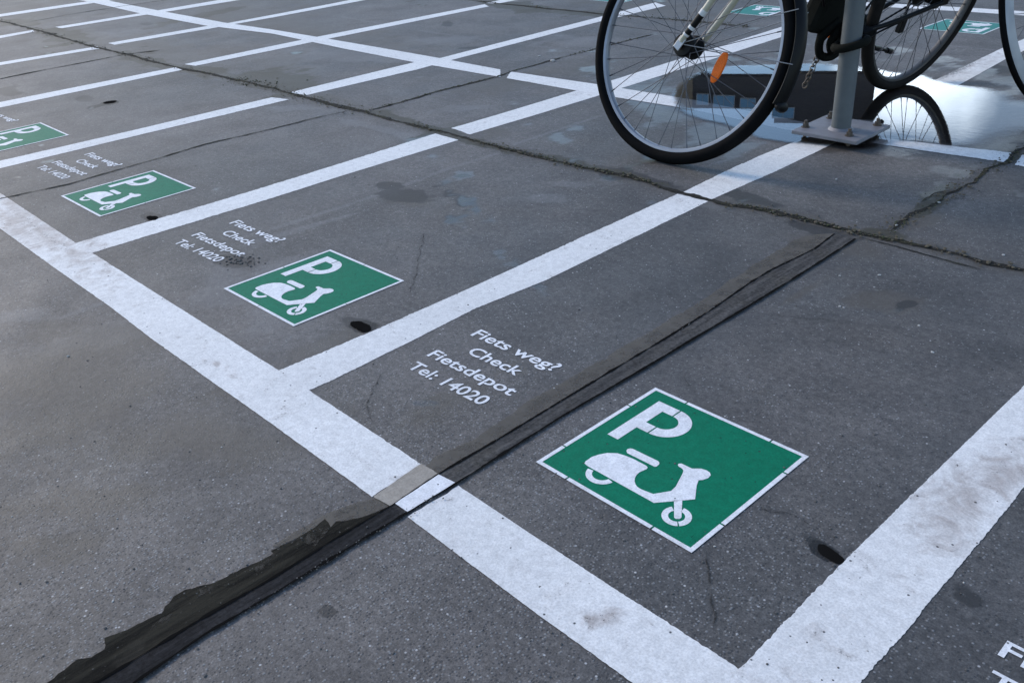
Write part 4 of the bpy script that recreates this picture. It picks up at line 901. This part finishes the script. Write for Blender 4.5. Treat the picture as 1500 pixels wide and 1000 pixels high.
# ------------------------------------------------------------------ chain lock round the post
def lock():
    ctr = POSTC.copy(); zc = .30
    root = empty('chain_lock', (float(ctr[0]), float(ctr[1]), zc)); L = np.array(root.location)
    cr = wc(q2); W = lambda f_, u_, s_=0.: cr-a2*f_+v2*u_+n2*s_
    ringp = []
    for k in range(26):
        t = 2*math.pi*k/26; ringp.append(np.array([ctr[0]+.046*math.cos(t), ctr[1]+.046*math.sin(t), zc+.012*math.sin(t*1+1.0)])-L)
    b = B(); b.tube(ringp, .013, 10, closed=True)
    g0 = np.array([ctr[0]-.03, ctr[1]+.04, zc-.01]); P = roundpts([g0, W(.45, -.02, .035), W(.53, .03, .05), W(.60, -.02, .045), W(.57, -.07, .03), W(.50, -.05, -.02), g0+[-.01, -.01, -.02]])
    b.tube([p-L for p in P], .013, 10); b.tube([p-L for p in roundpts([W(.62, .02, .05), W(.69, -.02, .05), W(.66, -.085, .045), W(.59, -.10, .05), W(.55, -.04, .06), W(.60, .015, .065), W(.66, -.03, .07), W(.62, -.075, .06), W(.575, -.05, .05)])], .0135, 10)
    b.build('fabric_sleeve', MAT['sleeve'], root)
    b = B(); b.box(W(.50, -.045, .075)-L, -a2, v2, n2, .03, .022, .016); b.build('lock_body', MAT['black'], root, False, .006)
    # loose end: interlocked steel links hanging down
    p = hit(1200, 78, cr, n2); e = hit(1178, 128, cr-n2*.0, n2); d = (e-p); n = 8
    for i in range(n):
        c = p+d*(i+.5)/n+np.array([0, 0, .0]); t = d/np.linalg.norm(d); o1 = np.cross(t, n2); o1 /= np.linalg.norm(o1); o2 = n2 if i % 2 else o1; hl_ = np.linalg.norm(d)/n*.68
        pts = []
        for k in range(16):
            th = 2*math.pi*k/16; pts.append(c+t*(hl_*math.cos(th)*1.0)+o2*.0085*math.sin(th)-L)
        b = B(); b.tube(pts, .0032, 8, closed=True); b.build('chain_link', MAT['steel'] if i in (0, 2, 3) else MAT['bolt'], root)
    tag(root, 'dark sleeved chain lock looped around the steel post with loose links hanging down', 'chain lock')
lock()
# ------------------------------------------------------------------ raised cabin far beyond, mirrored in the puddle
def cabin():
    D = 42.; mid = math.radians(121.0); c = np.array([D*math.cos(mid), D*math.sin(mid), 0])
    dy = np.array([math.cos(mid), math.sin(mid), 0]); dx = np.array([-dy[1], dy[0], 0])
    root = empty('raised_cabin', (float(c[0]), float(c[1]), 0))
    X = lambda az: D*math.tan(math.radians(az)-mid)
    Zh = lambda az, el: D/math.cos(math.radians(az)-mid)*math.tan(math.radians(el))-.897
    dark = simple('dark_cladding', (.060, .050, .050), .8, 0, .2, 2, .15); tan_ = simple('tan_cladding', (.34, .24, .15), .8, 0, .2, 2, .1)
    pane = N('window_pane'); pane.set(col=(.16, .36, .55), rough=.12, spec=.8)  # blue base colour stands in for sky mirrored in the glass
    frame = simple('window_frame', (.5, .5, .52), .5)
    def blk(a0, a1, e0, e1, nm, mat, dep=.5, off=0., par=None, ref=121.):
        x0, x1 = X(a0), X(a1); z0, z1 = Zh(ref, e0), Zh(ref, e1); b = B()
        b.box(dx*(x0+x1)/2+dy*(dep+off)+UP*(z0+z1)/2, dx, dy, UP, (x1-x0)/2, dep, (z1-z0)/2); return b.build(nm, mat, par or root, False)
    blk(121.0, 125.95, 12.85, 14.66, 'window_wing', dark, .30, .05, ref=123.)
    blk(115.5, 121.0, 12.66, 15.42, 'closed_wing', dark, .32, .0, ref=118.)
    blk(125.96, 127.0, 12.9, 14.55, 'end_wall', tan_, .30, .0, ref=126.)
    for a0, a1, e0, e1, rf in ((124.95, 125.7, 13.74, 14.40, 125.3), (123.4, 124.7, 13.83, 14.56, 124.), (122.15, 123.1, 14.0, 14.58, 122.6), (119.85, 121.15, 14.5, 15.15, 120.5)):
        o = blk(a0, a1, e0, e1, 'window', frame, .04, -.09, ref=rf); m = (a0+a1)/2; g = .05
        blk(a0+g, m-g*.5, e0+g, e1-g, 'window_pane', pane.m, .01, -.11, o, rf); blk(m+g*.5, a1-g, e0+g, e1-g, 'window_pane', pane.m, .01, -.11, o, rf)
    for az in (116.2, 120.6, 125.4):
        p = B(); p.tube([dx*X(az)+dy*.3, dx*X(az)+dy*.3+UP*(Zh(118, 12.8))], .06, 12); p.build('steel_leg', dark, root)
    tag(root, 'dark cabin on tall legs seen only mirrored in the puddle', 'building')
cabin()
